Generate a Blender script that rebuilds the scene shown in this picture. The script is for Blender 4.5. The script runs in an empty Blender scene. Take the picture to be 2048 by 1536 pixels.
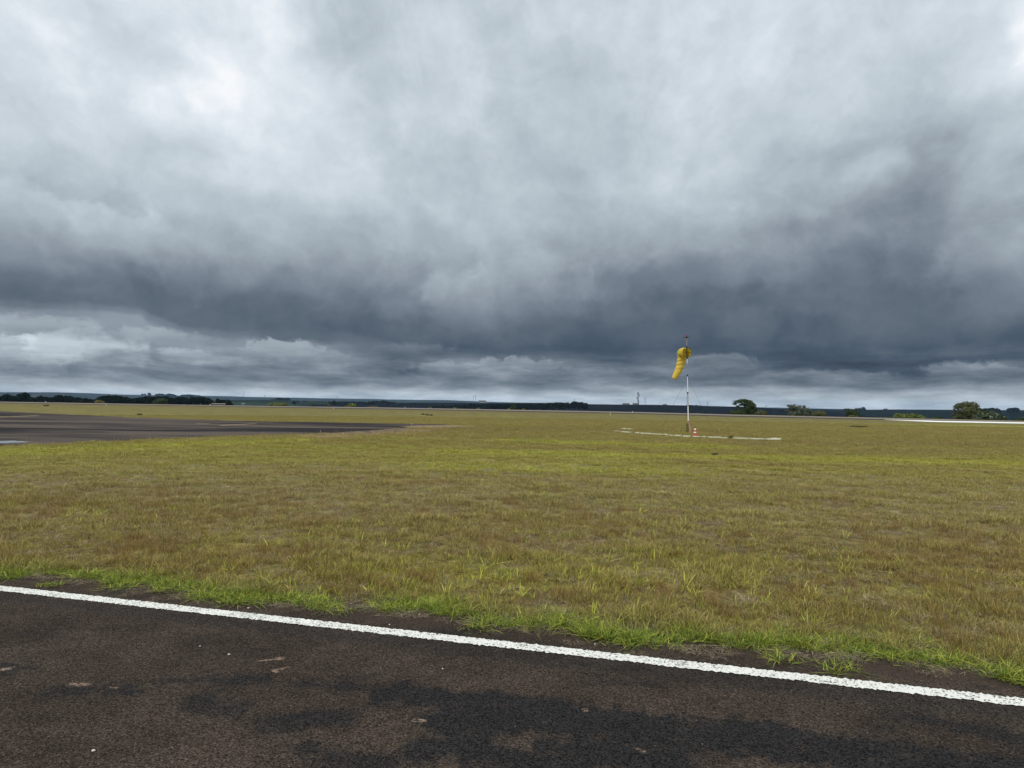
import bpy, bmesh, math, random
import numpy as np
from mathutils import Matrix, Vector

R = math.radians
rng = np.random.default_rng(11)
random.seed(11)
scene = bpy.context.scene
col = scene.collection

# ------------------------------------------------------------------ camera
F = 1420.0                       # focal length in pixels of a 2048 x 1536 frame
CAM_H = 1.65
PITCH, ROLL = 1.69, 0.72
cam_rot = Matrix.Rotation(R(90 + PITCH), 3, 'X') @ Matrix.Rotation(R(ROLL), 3, 'Z')
cd = bpy.data.cameras.new('camera')
cd.sensor_width = 36.0
cd.lens = 36.0 * F / 2048.0
cd.clip_start = 0.05
cd.clip_end = 60000.0
cam = bpy.data.objects.new('camera', cd)
cam.matrix_world = Matrix.Translation((0, 0, CAM_H)) @ cam_rot.to_4x4()
col.objects.link(cam)
scene.camera = cam


def ray(px, py):
    """direction in the world of a point of the photograph (2048 x 1536 measure)"""
    return (cam_rot @ Vector(((px - 1024) / F, -(py - 768) / F, -1.0))).normalized()


def ground(px, py, z=0.0):
    d = ray(px, py)
    t = (z - CAM_H) / d.z
    return Vector((d.x * t, d.y * t, z))


def azel(px, py):
    d = ray(px, py)
    return math.atan2(d.x, d.y), math.asin(d.z)


def polar(az, r, z=0.0):
    return Vector((math.sin(az) * r, math.cos(az) * r, z))


def at(px, py, r):
    """point at horizontal distance r in the direction of a photograph point"""
    d = ray(px, py)
    k = r / math.hypot(d.x, d.y)
    return Vector((d.x * k, d.y * k, CAM_H + d.z * k))


# ------------------------------------------------------------------ node helper
class NT:
    def __init__(s, tree):
        s.t = tree; s.n = tree.nodes; s.l = tree.links

    def new(s, typ, **kw):
        nd = s.n.new(typ)
        for k, v in kw.items(): setattr(nd, k, v)
        return nd

    def put(s, sock, v):
        if v is None: return
        if isinstance(v, bpy.types.NodeSocket): s.l.new(v, sock)
        elif isinstance(v, (tuple, list)) and len(v) == 3 and sock.type == 'RGBA': sock.default_value = (*v, 1)
        else: sock.default_value = v

    def m(s, op, a, b=None, c=None, clamp=False):
        nd = s.new('ShaderNodeMath', operation=op, use_clamp=clamp)
        s.put(nd.inputs[0], a); s.put(nd.inputs[1], b); s.put(nd.inputs[2], c)
        return nd.outputs[0]

    def vm(s, op, a, b=None):
        nd = s.new('ShaderNodeVectorMath', operation=op)
        s.put(nd.inputs[0], a)
        if op == 'SCALE': s.put(nd.inputs['Scale'], b)
        else: s.put(nd.inputs[1], b)
        return nd.outputs['Value'] if op in ('LENGTH', 'DISTANCE', 'DOT_PRODUCT') else nd.outputs[0]

    def xyz(s, x, y, z=0.0):
        nd = s.new('ShaderNodeCombineXYZ')
        s.put(nd.inputs[0], x); s.put(nd.inputs[1], y); s.put(nd.inputs[2], z)
        return nd.outputs[0]

    def sep(s, v):
        nd = s.new('ShaderNodeSeparateXYZ'); s.put(nd.inputs[0], v)
        return nd.outputs

    def noise(s, v, scale, detail=4.0, rough=0.5, dist=0.0, color=False, dim='3D'):
        nd = s.new('ShaderNodeTexNoise', noise_dimensions=dim)
        s.put(nd.inputs['Vector'], v); s.put(nd.inputs['Scale'], scale)
        nd.inputs['Detail'].default_value = detail; nd.inputs['Roughness'].default_value = rough
        nd.inputs['Distortion'].default_value = dist
        return nd.outputs['Color' if color else 'Fac']

    def vor(s, v, scale, feature='F1', out='Distance', detail=0.0, smooth=None, rand=1.0):
        nd = s.new('ShaderNodeTexVoronoi', feature=feature)
        s.put(nd.inputs['Vector'], v); s.put(nd.inputs['Scale'], scale)
        nd.inputs['Detail'].default_value = detail
        nd.inputs['Randomness'].default_value = rand
        if smooth is not None: nd.inputs['Smoothness'].default_value = smooth
        return nd.outputs[out]

    def ramp(s, f, stops, interp='LINEAR', color=False):
        nd = s.new('ShaderNodeValToRGB'); cr = nd.color_ramp; cr.interpolation = interp
        s.put(nd.inputs[0], f)
        stops = sorted(stops, key=lambda q: q[0])
        while len(cr.elements) > 1: cr.elements.remove(cr.elements[-1])
        for i, (p, c) in enumerate(stops):
            e = cr.elements[0] if i == 0 else cr.elements.new(p)
            if i == 0: e.position = p
            e.color = (*c, 1) if isinstance(c, (tuple, list)) else (c, c, c, 1)
        return nd.outputs[0]

    def mix(s, f, a, b, blend='MIX'):
        nd = s.new('ShaderNodeMix', data_type='RGBA', blend_type=blend)
        s.put(nd.inputs[0], f); s.put(nd.inputs[6], a); s.put(nd.inputs[7], b)
        return nd.outputs[2]

    def fmix(s, f, a, b):
        nd = s.new('ShaderNodeMix', data_type='FLOAT')
        s.put(nd.inputs[0], f); s.put(nd.inputs[2], a); s.put(nd.inputs[3], b)
        return nd.outputs[0]

    def step(s, v, a, b, o0=0.0, o1=1.0):
        nd = s.new('ShaderNodeMapRange', interpolation_type='SMOOTHSTEP')
        s.put(nd.inputs[0], v); s.put(nd.inputs[1], a); s.put(nd.inputs[2], b)
        s.put(nd.inputs[3], o0); s.put(nd.inputs[4], o1)
        return nd.outputs[0]

    def seg(s, x, y, p0, p1):
        """distance from (x, y) to the segment p0 p1"""
        dx, dy = p1[0] - p0[0], p1[1] - p0[1]; L2 = dx * dx + dy * dy + 1e-9
        ax = s.m('SUBTRACT', x, p0[0]); ay = s.m('SUBTRACT', y, p0[1])
        t = s.m('ADD', s.m('MULTIPLY', ax, dx / L2), s.m('MULTIPLY', ay, dy / L2), clamp=True)
        ex = s.m('SUBTRACT', ax, s.m('MULTIPLY', t, dx)); ey = s.m('SUBTRACT', ay, s.m('MULTIPLY', t, dy))
        return s.m('SQRT', s.m('ADD', s.m('MULTIPLY', ex, ex), s.m('MULTIPLY', ey, ey)))


def lin(c):
    return tuple((v / 255 / 12.92) if v / 255 <= 0.04045 else ((v / 255 + 0.055) / 1.055) ** 2.4 for v in c)


# ------------------------------------------------------------------ world: a storm-cloud sky
SUN_EL, SUN_AZ = 58.0, -150.0     # high, behind the camera to its left, veiled by cloud
world = bpy.data.worlds.new('World'); scene.world = world; world.use_nodes = True
w = NT(world.node_tree); w.n.clear()
gen = w.new('ShaderNodeTexCoord').outputs['Generated']
gx, gy, gz = w.sep(gen)
az = w.m('ARCTAN2', gx, gy)
el = w.m('ARCSINE', gz)
# cloud-plane coordinates (clouds crowd together towards the horizon)
den = w.m('ADD', w.m('MAXIMUM', gz, 0.0), 0.10)
pl = w.xyz(w.m('DIVIDE', gx, den), w.m('DIVIDE', gy, den), 0.0)
# warp the bearing and the height with turbulence so the bands get cloud edges
ae = w.xyz(az, w.m('MULTIPLY', el, 1.25), 0.0)
w1 = w.sep(w.vm('SUBTRACT', w.noise(ae, 4.6, 4, 0.55, 0.0, True, '2D'), (0.5, 0.5, 0.5)))
w2 = w.sep(w.vm('SUBTRACT', w.noise(ae, 17.0, 5, 0.60, 0.0, True, '2D'), (0.5, 0.5, 0.5)))


def billow(v, scale, rough=.55):
    '''rounded cauliflower lumps with creased edges'''
    b1 = w.m('ABSOLUTE', w.m('SUBTRACT', w.noise(v, scale, 1, rough, 0.0, False, '2D'), .5))
    b2 = w.m('ABSOLUTE', w.m('SUBTRACT', w.noise(v, scale * 2.3, 1, rough, 0.0, False, '2D'), .5))
    b3 = w.m('ABSOLUTE', w.m('SUBTRACT', w.noise(v, scale * 5.1, 2, rough, 0.0, False, '2D'), .5))
    return w.m('ADD', w.m('ADD', w.m('MULTIPLY', b1, 2.0), w.m('MULTIPLY', b2, 1.1)), w.m('MULTIPLY', b3, .65))


BW = w.xyz(w.m('ADD', az, w.m('MULTIPLY', w2[0], .03)), w.m('ADD', w.m('MULTIPLY', el, 1.15), w.m('MULTIPLY', w2[1], .03)), 0.0)
BIL = billow(BW, 9.0)
BILs = billow(w.vm('MULTIPLY', BW, (1.0, 1.6, 1.0)), 24.0)
elk = w.ramp(el, [(0.0, 0.10), (0.04, 0.30), (0.12, 1.0)])
azw = w.m('ADD', az, w.m('ADD', w.m('MULTIPLY', w1[0], 0.16), w.m('MULTIPLY', w2[0], 0.035)))
dw = w.m('ADD', w.m('MULTIPLY', w1[1], 0.068), w.m('MULTIPLY', w2[1], 0.024))
elw = w.m('ADD', el, w.m('MULTIPLY', dw, elk))
AZ0, AZ1 = -0.70, 0.70
TOP = 0.56
BASE = [(0, 595), (200, 628), (400, 658), (600, 680), (750, 693), (900, 706), (1050, 713), (1250, 717),
        (1450, 734), (1600, 750), (1750, 757), (1900, 757), (2048, 752)]


def base_el(px):
    xs = [b[0] for b in BASE]; ys = [b[1] for b in BASE]
    return azel(px, float(np.interp(px, xs, ys)))[1]


azn = w.m('DIVIDE', w.m('SUBTRACT', azw, AZ0), AZ1 - AZ0, clamp=True)
Bel = w.m('MULTIPLY', w.ramp(azn, [((azel(x, y)[0] - AZ0) / (AZ1 - AZ0), azel(x, y)[1] / 0.2) for x, y in BASE]), 0.2)
below = w.m('MULTIPLY', w.m('DIVIDE', elw, Bel, clamp=True), 0.5)
above = w.m('MULTIPLY', w.m('DIVIDE', w.m('SUBTRACT', elw, Bel), w.m('SUBTRACT', TOP, Bel), clamp=True), 0.5)
sco = w.m('ADD', below, above)
COLS = {
    0: [(0, .87), (100, .86), (200, .83), (300, .785), (380, .72), (450, .65), (500, .56), (540, .435), (580, .42), (595, .47), (612, .56), (640, .62), (690, .68), (716, .66), (728, .50), (750, .52), (762, .60), (785, .64)],
    300: [(0, .86), (120, .84), (250, .86), (330, .79), (400, .72), (440, .70), (500, .62), (550, .50), (590, .42), (630, .43), (643, .52), (660, .61), (690, .60), (712, .63), (722, .50), (745, .48), (765, .60), (785, .66)],
    600: [(0, .83), (100, .79), (200, .84), (350, .82), (450, .75), (520, .64), (570, .56), (610, .46), (660, .42), (680, .44), (695, .56), (720, .61), (738, .52), (755, .48), (772, .60), (790, .68)],
    800: [(0, .80), (200, .82), (400, .77), (480, .70), (560, .60), (610, .50), (650, .40), (680, .38), (697, .46), (720, .44), (735, .42), (750, .56), (770, .52), (785, .64), (800, .68)],
    1000: [(0, .80), (150, .78), (350, .74), (450, .72), (540, .64), (600, .57), (640, .47), (670, .40), (700, .35), (711, .42), (725, .54), (745, .57), (768, .5), (785, .60), (800, .69)],
    1200: [(0, .85), (200, .80), (350, .77), (420, .74), (500, .63), (560, .52), (600, .43), (650, .355), (700, .345), (716, .41), (735, .50), (760, .53), (780, .58), (805, .70)],
    1400: [(0, .87), (200, .82), (350, .77), (430, .72), (500, .62), (560, .50), (600, .42), (650, .37), (700, .36), (729, .45), (745, .50), (765, .47), (782, .58), (808, .67)],
    1600: [(0, .86), (200, .79), (350, .71), (420, .66), (480, .56), (560, .49), (620, .45), (680, .38), (715, .31), (740, .36), (750, .42), (768, .48), (780, .58), (810, .66)],
    1850: [(0, .80), (150, .76), (300, .66), (400, .58), (480, .51), (560, .46), (640, .43), (690, .37), (735, .33), (757, .43), (772, .5), (785, .62), (812, .65)],
    2048: [(0, .84), (80, .84), (200, .77), (350, .70), (450, .60), (520, .62), (600, .52), (680, .38), (712, .40), (735, .44), (752, .50), (775, .63), (812, .66)],
}
Lum = None; prev = None
for px in sorted(COLS):
    st = []
    be = base_el(px)
    for y, v in COLS[px]:
        a, e = azel(px, y)
        s_ = 0.5 * e / be if e < be else 0.5 + 0.5 * (e - be) / (TOP - be)
        st.append((max(0.0, min(1.0, s_)), v))
    val = w.ramp(sco, st, 'B_SPLINE' if False else 'EASE')
    a0 = azel(px, 560)[0]
    if Lum is None: Lum = val
    else: Lum = w.fmix(w.step(azw, prev, a0), Lum, val)
    prev = a0


def blob(px, py, sx, sy, amp, rot=0.0):
    """a brighter or darker mass of cloud at a bearing and height, sizes in photograph pixels"""
    global Lum
    a, e = azel(px, py)
    da = w.m('SUBTRACT', azw, a); de = w.m('SUBTRACT', elw, e)
    c, s_ = math.cos(R(rot)), math.sin(R(rot))
    u = w.m('DIVIDE', w.m('ADD', w.m('MULTIPLY', da, c), w.m('MULTIPLY', de, s_)), sx / F)
    v = w.m('DIVIDE', w.m('SUBTRACT', w.m('MULTIPLY', de, c), w.m('MULTIPLY', da, s_)), sy / F)
    q = w.m('ADD', w.m('MULTIPLY', u, u), w.m('MULTIPLY', v, v))
    g = w.m('POWER', 2.718, w.m('MULTIPLY', q, -1.0))
    Lum = w.m('ADD', Lum, w.m('MULTIPLY', g, amp))


blob(415, 160, 55, 45, .08)
blob(430, 230, 190, 130, .01)
blob(490, 60, 40, 85, .08, 25)
blob(470, 220, 140, 60, .06, -30)
blob(560, 110, 70, 40, .05, -35)
blob(250, 60, 90, 60, -.03)
blob(90, 60, 90, 70, .03)
blob(700, 60, 90, 90, -.05)
blob(2040, 60, 40, 90, .10)
blob(1870, 350, 60, 80, -.07)


def puff(px, py, sx, sy, top, bot, soft=.35, amt=1.0):
    '''a cumulus lobe with a billowing edge, lit on top and greyer below'''
    global Lum
    a, e = azel(px, py)
    big = sy > 34
    u = w.m('DIVIDE', w.m('SUBTRACT', az, a), sx / F)
    v = w.m('DIVIDE', w.m('SUBTRACT', el, e), sy / F)
    vv = w.m('MULTIPLY', v, w.step(v, -.2, .2, .60, 1.0))
    q = w.m('SQRT', w.m('ADD', w.m('MULTIPLY', u, u), w.m('MULTIPLY', vv, vv)))
    q = w.m('ADD', q, w.m('MULTIPLY', w.m('SUBTRACT', BIL if big else BILs, .45), .55 if big else .7))
    q = w.m('ADD', q, w.m('MULTIPLY', w2[2], .35))
    mk = w.m('MULTIPLY', w.step(q, 1.0, 1.0 - soft), w.step(v, -1.4, .15))
    lit = w.m('ADD', w.step(v, -1.0, .9), w.m('MULTIPLY', w.m('SUBTRACT', .45, q), .25), clamp=True)
    Lum = w.fmix(w.m('MULTIPLY', mk, amt), Lum, w.fmix(lit, bot, top))


puff(300, 330, 120, 90, .80, .74, .7, .5)
puff(120, 470, 175, 78, .80, .54, .22, .92)
puff(20, 440, 90, 60, .73, .58, .35, .7)
puff(420, 510, 130, 60, .70, .56, .45, .7)
puff(660, 560, 120, 50, .60, .48, .45, .6)
puff(1380, 450, 140, 70, .76, .62, .5, .6)
puff(640, 470, 130, 70, .72, .62, .7, .5)
puff(945, 598, 105, 66, .75, .54, .32, .85)
puff(905, 582, 60, 44, .68, .56, .4, .6)
puff(1085, 585, 105, 98, .71, .44, .36, .85)
puff(1010, 565, 70, 45, .66, .55, .5, .6)
puff(1150, 548, 40, 26, .64, .56, .5, .6)
puff(1340, 250, 60, 70, .86, .78, .7, .6)
puff(970, 170, 40, 50, .86, .80, .7, .6)
puff(1755, 352, 78, 60, .77, .62, .55, .7)
puff(1800, 330, 30, 26, .74, .66, .5, .5)
puff(1840, 390, 70, 70, .55, .52, .7, .6)
puff(1960, 200, 70, 90, .80, .72, .6, .5)
puff(2010, 530, 118, 76, .69, .52, .5, .75)
puff(1950, 460, 60, 40, .62, .56, .5, .6)
puff(1495, 650, 70, 55, .49, .43, .5, .6)
puff(1700, 560, 120, 60, .52, .46, .6, .5)
puff(60, 705, 66, 30, .94, .78, .25, .95)
puff(15, 692, 40, 18, .74, .66, .35, .7)
puff(108, 702, 44, 27, .93, .78, .25, .95)
puff(175, 699, 90, 36, .87, .73, .28, .92)
puff(262, 713, 50, 14, .70, .60, .4, .8)
puff(370, 712, 55, 16, .76, .62, .4, .8)
puff(290, 672, 110, 18, .72, .63, .5, .7)
puff(60, 650, 140, 22, .74, .66, .6, .6)
puff(560, 700, 80, 24, .73, .58, .35, .85)
puff(640, 716, 60, 18, .67, .54, .35, .7)
puff(830, 700, 90, 16, .52, .42, .5, .6)
puff(780, 738, 90, 20, .50, .42, .4, .6)
puff(900, 742, 90, 22, .62, .50, .35, .8)
puff(1030, 735, 110, 22, .66, .52, .35, .8)
puff(1190, 752, 80, 16, .60, .50, .45, .7)
puff(1440, 725, 75, 20, .57, .46, .45, .7)
puff(1640, 752, 140, 13, .57, .48, .5, .6)
puff(1950, 745, 90, 20, .60, .48, .4, .7)
# streets of upper cloud running away from the camera, lumps lit from above lower down
f1 = w.m('SUBTRACT', w.noise(w.vm('MULTIPLY', pl, (1.0, .42, 1.0)), 2.2, 6, 0.6, 0.0, False, '2D'), 0.5)
lp = w.xyz(w.m('ADD', az, w.m('MULTIPLY', w2[0], .05)), w.m('MULTIPLY', el, 1.15), 0.0)
n0 = w.noise(lp, 6.5, 5, 0.55, 0.0, False, '2D')
n1 = w.noise(w.vm('ADD', lp, (0.012, 0.035, 0.0)), 6.5, 5, 0.55, 0.0, False, '2D')
emb = w.m('SUBTRACT', n0, n1)
det = w.m('MULTIPLY', f1, w.step(el, .12, .34, .0, .16))
det = w.m('ADD', det, w.m('MULTIPLY', emb, w.step(el, .02, .10, .05, .14)))
det = w.m('ADD', det, w.m('MULTIPLY', w.m('SUBTRACT', .45, BIL), w.step(el, .08, .16, .0, .035)))
wsp = w.m('SUBTRACT', w.noise(w.xyz(w.m('ADD', az, w.m('MULTIPLY', w1[0], .22)), w.m('ADD', el, w.m('MULTIPLY', w1[1], .22)), 0.0), 11.0, 7, 0.66, 0.0, False, '2D'), .5)
det = w.m('ADD', det, w.m('MULTIPLY', wsp, w.step(el, .05, .20, .05, .13)))
det = w.m('ADD', det, w.m('MULTIPLY', w2[1], 0.04))
Lum = w.m('ADD', Lum, det)
Lum = w.m('SUBTRACT', Lum, w.m('ADD', w.step(el, .26, .12, -.012, .035), w.step(el, .10, .05, .0, .015)))
# broken strata just over the horizon
strat = w.noise(w.xyz(w.m('MULTIPLY', az, 11.0), w.m('ADD', w.m('MULTIPLY', el, 60.0), w.m('MULTIPLY', w1[1], 1.2)), 1.7), 1.0, 6, 0.62, 0.0, False, '2D')
low = w.step(el, 0.10, 0.035)
Lum = w.m('ADD', Lum, w.m('MULTIPLY', w.m('MULTIPLY', w.m('SUBTRACT', strat, 0.5), 0.46), low))
Lum = w.m('ADD', Lum, w.step(el, 0.034, 0.010, 0.0, 0.15))
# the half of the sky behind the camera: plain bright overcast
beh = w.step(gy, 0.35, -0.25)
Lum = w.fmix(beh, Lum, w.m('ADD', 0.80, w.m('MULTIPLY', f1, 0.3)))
TONE = [(.20, (34, 46, 61)), (.31, (64, 78, 96)), (.40, (92, 103, 115)), (.50, (117, 128, 140)), (.60, (145, 155, 165)),
        (.70, (170, 181, 190)), (.80, (195, 206, 214)), (.87, (213, 223, 231)), (.94, (233, 240, 246)), (1.0, (250, 252, 255))]
cloud = w.ramp(Lum, [(p, lin(c)) for p, c in TONE], color=True)
sky = w.new('ShaderNodeTexSky', sky_type='NISHITA')
sky.sun_disc = False; sky.sun_elevation = R(SUN_EL); sky.sun_rotation = R(SUN_AZ)
skyc = w.mix(1.0, sky.outputs[0], (0.10, 0.10, 0.10), 'MULTIPLY')
tot = w.mix(0.97, skyc, cloud)
# added glow round the veiled sun, unseen behind the camera, for more light
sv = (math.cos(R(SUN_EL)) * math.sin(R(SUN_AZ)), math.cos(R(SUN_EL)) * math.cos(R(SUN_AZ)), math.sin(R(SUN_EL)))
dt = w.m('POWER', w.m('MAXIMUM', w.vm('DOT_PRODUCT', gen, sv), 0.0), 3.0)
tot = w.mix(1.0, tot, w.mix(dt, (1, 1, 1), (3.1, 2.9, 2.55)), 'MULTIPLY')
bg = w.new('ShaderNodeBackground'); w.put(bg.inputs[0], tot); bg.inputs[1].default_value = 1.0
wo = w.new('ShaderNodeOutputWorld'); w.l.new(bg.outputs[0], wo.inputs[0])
world.cycles.sampling_method = 'MANUAL'; world.cycles.sample_map_resolution = 1024

# ------------------------------------------------------------------ sun (veiled) and exposure
sl = bpy.data.lights.new('sun', 'SUN'); sl.energy = 1.5; sl.angle = R(14); sl.color = (1.0, 0.95, 0.86)
sun = bpy.data.objects.new('sun', sl); col.objects.link(sun)
sdir = polar(R(SUN_AZ), math.cos(R(SUN_EL)), math.sin(R(SUN_EL)))
sun.rotation_euler = (-sdir).to_track_quat('-Z', 'Y').to_euler()
vs = scene.view_settings
vs.view_transform = 'Standard'; vs.look = 'None'; vs.exposure = 0.0; vs.gamma = 1.0; vs.use_curve_mapping = False
scene.cycles.max_bounces = 6; scene.cycles.volume_bounces = 0
scene.cycles.transparent_max_bounces = 8
scene.cycles.use_denoising = True
scene.cycles.denoising_prefilter = 'ACCURATE'
scene.cycles.denoising_input_passes = 'RGB_ALBEDO_NORMAL'


# ------------------------------------------------------------------ object helpers
def tag(o, label=None, cat=None, group=None, kind=None):
    if label: o['label'] = label
    if cat: o['category'] = cat
    if group: o['group'] = group
    if kind: o['kind'] = kind
    return o


def link(o, parent=None):
    col.objects.link(o)
    if parent is not None: o.parent = parent
    return o


def empty(name, loc, label, cat, group=None, rz=0.0):
    o = bpy.data.objects.new(name, None); o.empty_display_size = 0.3
    o.location = loc; o.rotation_euler = (0, 0, rz)
    return tag(link(o), label, cat, group)


def mesh_obj(name, verts, faces, mat, parent=None, loc=None, smooth=False, rnd=None):
    me = bpy.data.meshes.new(name)
    me.from_pydata([tuple(v) for v in verts], [], [tuple(f) for f in faces]); me.update()
    for mt in (mat if isinstance(mat, (list, tuple)) else [mat]): me.materials.append(mt)
    if smooth: me.polygons.foreach_set('use_smooth', [True] * len(me.polygons))
    if rnd is not None:
        me.attributes.new('rnd', 'FLOAT', 'POINT').data.foreach_set('value', np.asarray(rnd, dtype=np.float32))
    o = bpy.data.objects.new(name, me)
    if loc is not None: o.location = loc
    return link(o, parent)


class MB:
    """collects shapes into one mesh"""
    def __init__(s): s.v = []; s.f = []; s.mi = []

    def add(s, vs_, fs, mi=0):
        b = len(s.v); s.v += [Vector(v) for v in vs_]; s.f += [[i + b for i in f] for f in fs]; s.mi += [mi] * len(fs)
        return s

    def tube(s, pts, rad, n=8, mi=0, cap=True, bands=None):
        pts = [Vector(p) for p in pts]; m = len(pts)
        rad = rad if isinstance(rad, (list, tuple)) else [rad] * m
        b = len(s.v); up = None
        for i, p in enumerate(pts):
            t = (pts[min(i + 1, m - 1)] - pts[max(i - 1, 0)]).normalized()
            if up is None: up = Vector((0, 0, 1)) if abs(t.z) < .9 else Vector((0, 1, 0))
            a = t.cross(up).normalized(); up = a.cross(t).normalized()
            for k in range(n):
                q = 2 * math.pi * k / n
                s.v.append(p + (a * math.cos(q) + up * math.sin(q)) * rad[i])
        for i in range(m - 1):
            for k in range(n):
                k2 = (k + 1) % n
                s.f.append([b + i * n + k, b + i * n + k2, b + (i + 1) * n + k2, b + (i + 1) * n + k])
                s.mi.append(bands[i] if bands else mi)
        if cap:
            s.f.append([b + k for k in range(n)][::-1]); s.f.append([b + (m - 1) * n + k for k in range(n)])
            s.mi += [bands[0] if bands else mi, bands[-1] if bands else mi]
        return s

    def box(s, c, size, mi=0, rot=0.0):
        x, y, z = [q / 2 for q in size]; c = Vector(c)
        M = Matrix.Rotation(rot, 3, 'Z')
        vs_ = [c + M @ Vector((sx * x, sy * y, sz * z)) for sz in (-1, 1) for sy in (-1, 1) for sx in (-1, 1)]
        return s.add(vs_, [[0, 2, 3, 1], [4, 5, 7, 6], [0, 1, 5, 4], [2, 6, 7, 3], [0, 4, 6, 2], [1, 3, 7, 5]], mi)

    def lathe(s, prof, n=16, mi=0, c=(0, 0, 0)):
        """prof: (radius, z, material index of the band above)"""
        b = len(s.v); c = Vector(c)
        for p in prof:
            for k in range(n):
                q = 2 * math.pi * k / n
                s.v.append(c + Vector((p[0] * math.cos(q), p[0] * math.sin(q), p[1])))
        for i in range(len(prof) - 1):
            for k in range(n):
                k2 = (k + 1) % n
                s.f.append([b + i * n + k, b + i * n + k2, b + (i + 1) * n + k2, b + (i + 1) * n + k])
                s.mi.append(prof[i][2] if len(prof[i]) > 2 else mi)
        s.f.append([b + k for k in range(n)][::-1]); s.f.append([b + (len(prof) - 1) * n + k for k in range(n)])
        s.mi += [prof[0][2] if len(prof[0]) > 2 else mi, prof[-2][2] if len(prof[0]) > 2 else mi]
        return s

    def build(s, name, mat, parent=None, loc=None, smooth=False):
        o = mesh_obj(name, s.v, s.f, mat, parent, loc, smooth)
        o.data.polygons.foreach_set('material_index', s.mi)
        return o


def material(name, build):
    m = bpy.data.materials.new(name); m.use_nodes = True
    t = NT(m.node_tree); t.n.clear()
    out = t.new('ShaderNodeOutputMaterial')
    build(t, out)
    return m


def principled(t, out, color, rough=0.8, spec=0.3, normal=None, metal=0.0, trans=0.0):
    p = t.new('ShaderNodeBsdfPrincipled')
    t.put(p.inputs['Base Color'], color); t.put(p.inputs['Roughness'], rough)
    t.put(p.inputs['Specular IOR Level'], spec); t.put(p.inputs['Metallic'], metal)
    if normal is not None: t.put(p.inputs['Normal'], normal)
    sh = p.outputs[0]
    if trans:
        tr = t.new('ShaderNodeBsdfTranslucent'); t.put(tr.inputs[0], color)
        mx = t.new('ShaderNodeMixShader'); mx.inputs[0].default_value = trans
        t.l.new(sh, mx.inputs[1]); t.l.new(tr.outputs[0], mx.inputs[2]); sh = mx.outputs[0]
    t.l.new(sh, out.inputs[0])


def bump(t, h, strength, dist):
    b = t.new('ShaderNodeBump'); t.put(b.inputs['Height'], h)
    b.inputs['Strength'].default_value = strength; b.inputs['Distance'].default_value = dist
    return b.outputs[0]


def worn(name, c, var=0.25, scale=6.0, rough=0.6, spec=0.3, metal=0.0, dirt=None, amount=0.35, trans=0.0):
    def b(t, out):
        p = t.new('ShaderNodeTexCoord').outputs['Object']
        n = t.noise(p, scale, 5, 0.6)
        cc = t.mix(n, tuple(q * (1 - var) for q in c), tuple(min(1, q * (1 + var)) for q in c))
        if dirt: cc = t.mix(t.m('MULTIPLY', t.step(t.noise(p, scale * 2.3, 6, 0.65), 0.5, 0.68), amount), cc, dirt)
        principled(t, out, cc, rough, spec, bump(t, n, 0.15, 0.01), metal, trans)
    return material(name, b)


# ------------------------------------------------------------------ where things lie (unprojected once, in metres)
LA, LB = ground(0, 1178), ground(2048, 1407)          # centre of the white edge line
U = (LB - LA).normalized(); N = Vector((-U.y, U.x, 0))
if N.y < 0: N = -N                                     # N points from the taxiway into the grass
ORI = LA.copy()


def line_d(x, y):
    return (x - ORI.x) * N.x + (y - ORI.y) * N.y


RW_FAR = [(-160, 800.9), (0, 803.4), (256, 807.7), (512, 811.8), (768, 815.2), (1024, 819.6), (1280, 824.4), (1450, 829.0), (1706, 834.8), (1868, 838.2), (2048, 842.3), (2250, 847.0)]
RW_NEAR = [(-160, 804.2), (0, 806.6), (256, 810.6), (512, 814.6), (768, 818.8), (1024, 823.6), (1280, 828.2), (1450, 833.2), (1706, 839.0), (1868, 842.3), (2048, 846.4), (2250, 851.2)]
faz = [azel(*p)[0] for p in RW_FAR]; frd = [math.hypot(*ground(*p)[:2]) for p in RW_FAR]


def edge_r(a):
    return float(np.interp(a, faz, frd))


def terrain_z(r, a):
    d = r - edge_r(a) - 6.0
    return 0.0 if d <= 0 else -40.0 * (1 - math.exp(-d * 0.055 / 40.0))


# ------------------------------------------------------------------ grass tint, shared by ground and blades (albedo by place)
SOIL = [(ground(840, 853.5), ground(915, 852.5), 1.6), (ground(640, 873), ground(670, 873), 0.9), (ground(690, 866), ground(800, 861), 2.2)]
LIME = [(ground(930, 905), ground(1750, 920), 1.1), (ground(1750, 920), ground(2100, 928), 1.3), (ground(1800, 849.5), ground(2080, 853), 3.0),
        (ground(900, 935), ground(1300, 945), 1.3), (ground(1050, 882), ground(1400, 893), 1.8), (ground(0, 905), ground(600, 880), 1.6)]
BROWN = [(ground(1300, 905), ground(2050, 905), 1.2), (ground(1000, 858), ground(1380, 862), 4.0), (ground(1500, 884), ground(2050, 890), 2.0),
         (ground(700, 1040), ground(1500, 1080), 1.0), (ground(1020, 896), ground(1260, 898), 1.0), (ground(1400, 925), ground(2000, 945), 0.9)]


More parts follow.
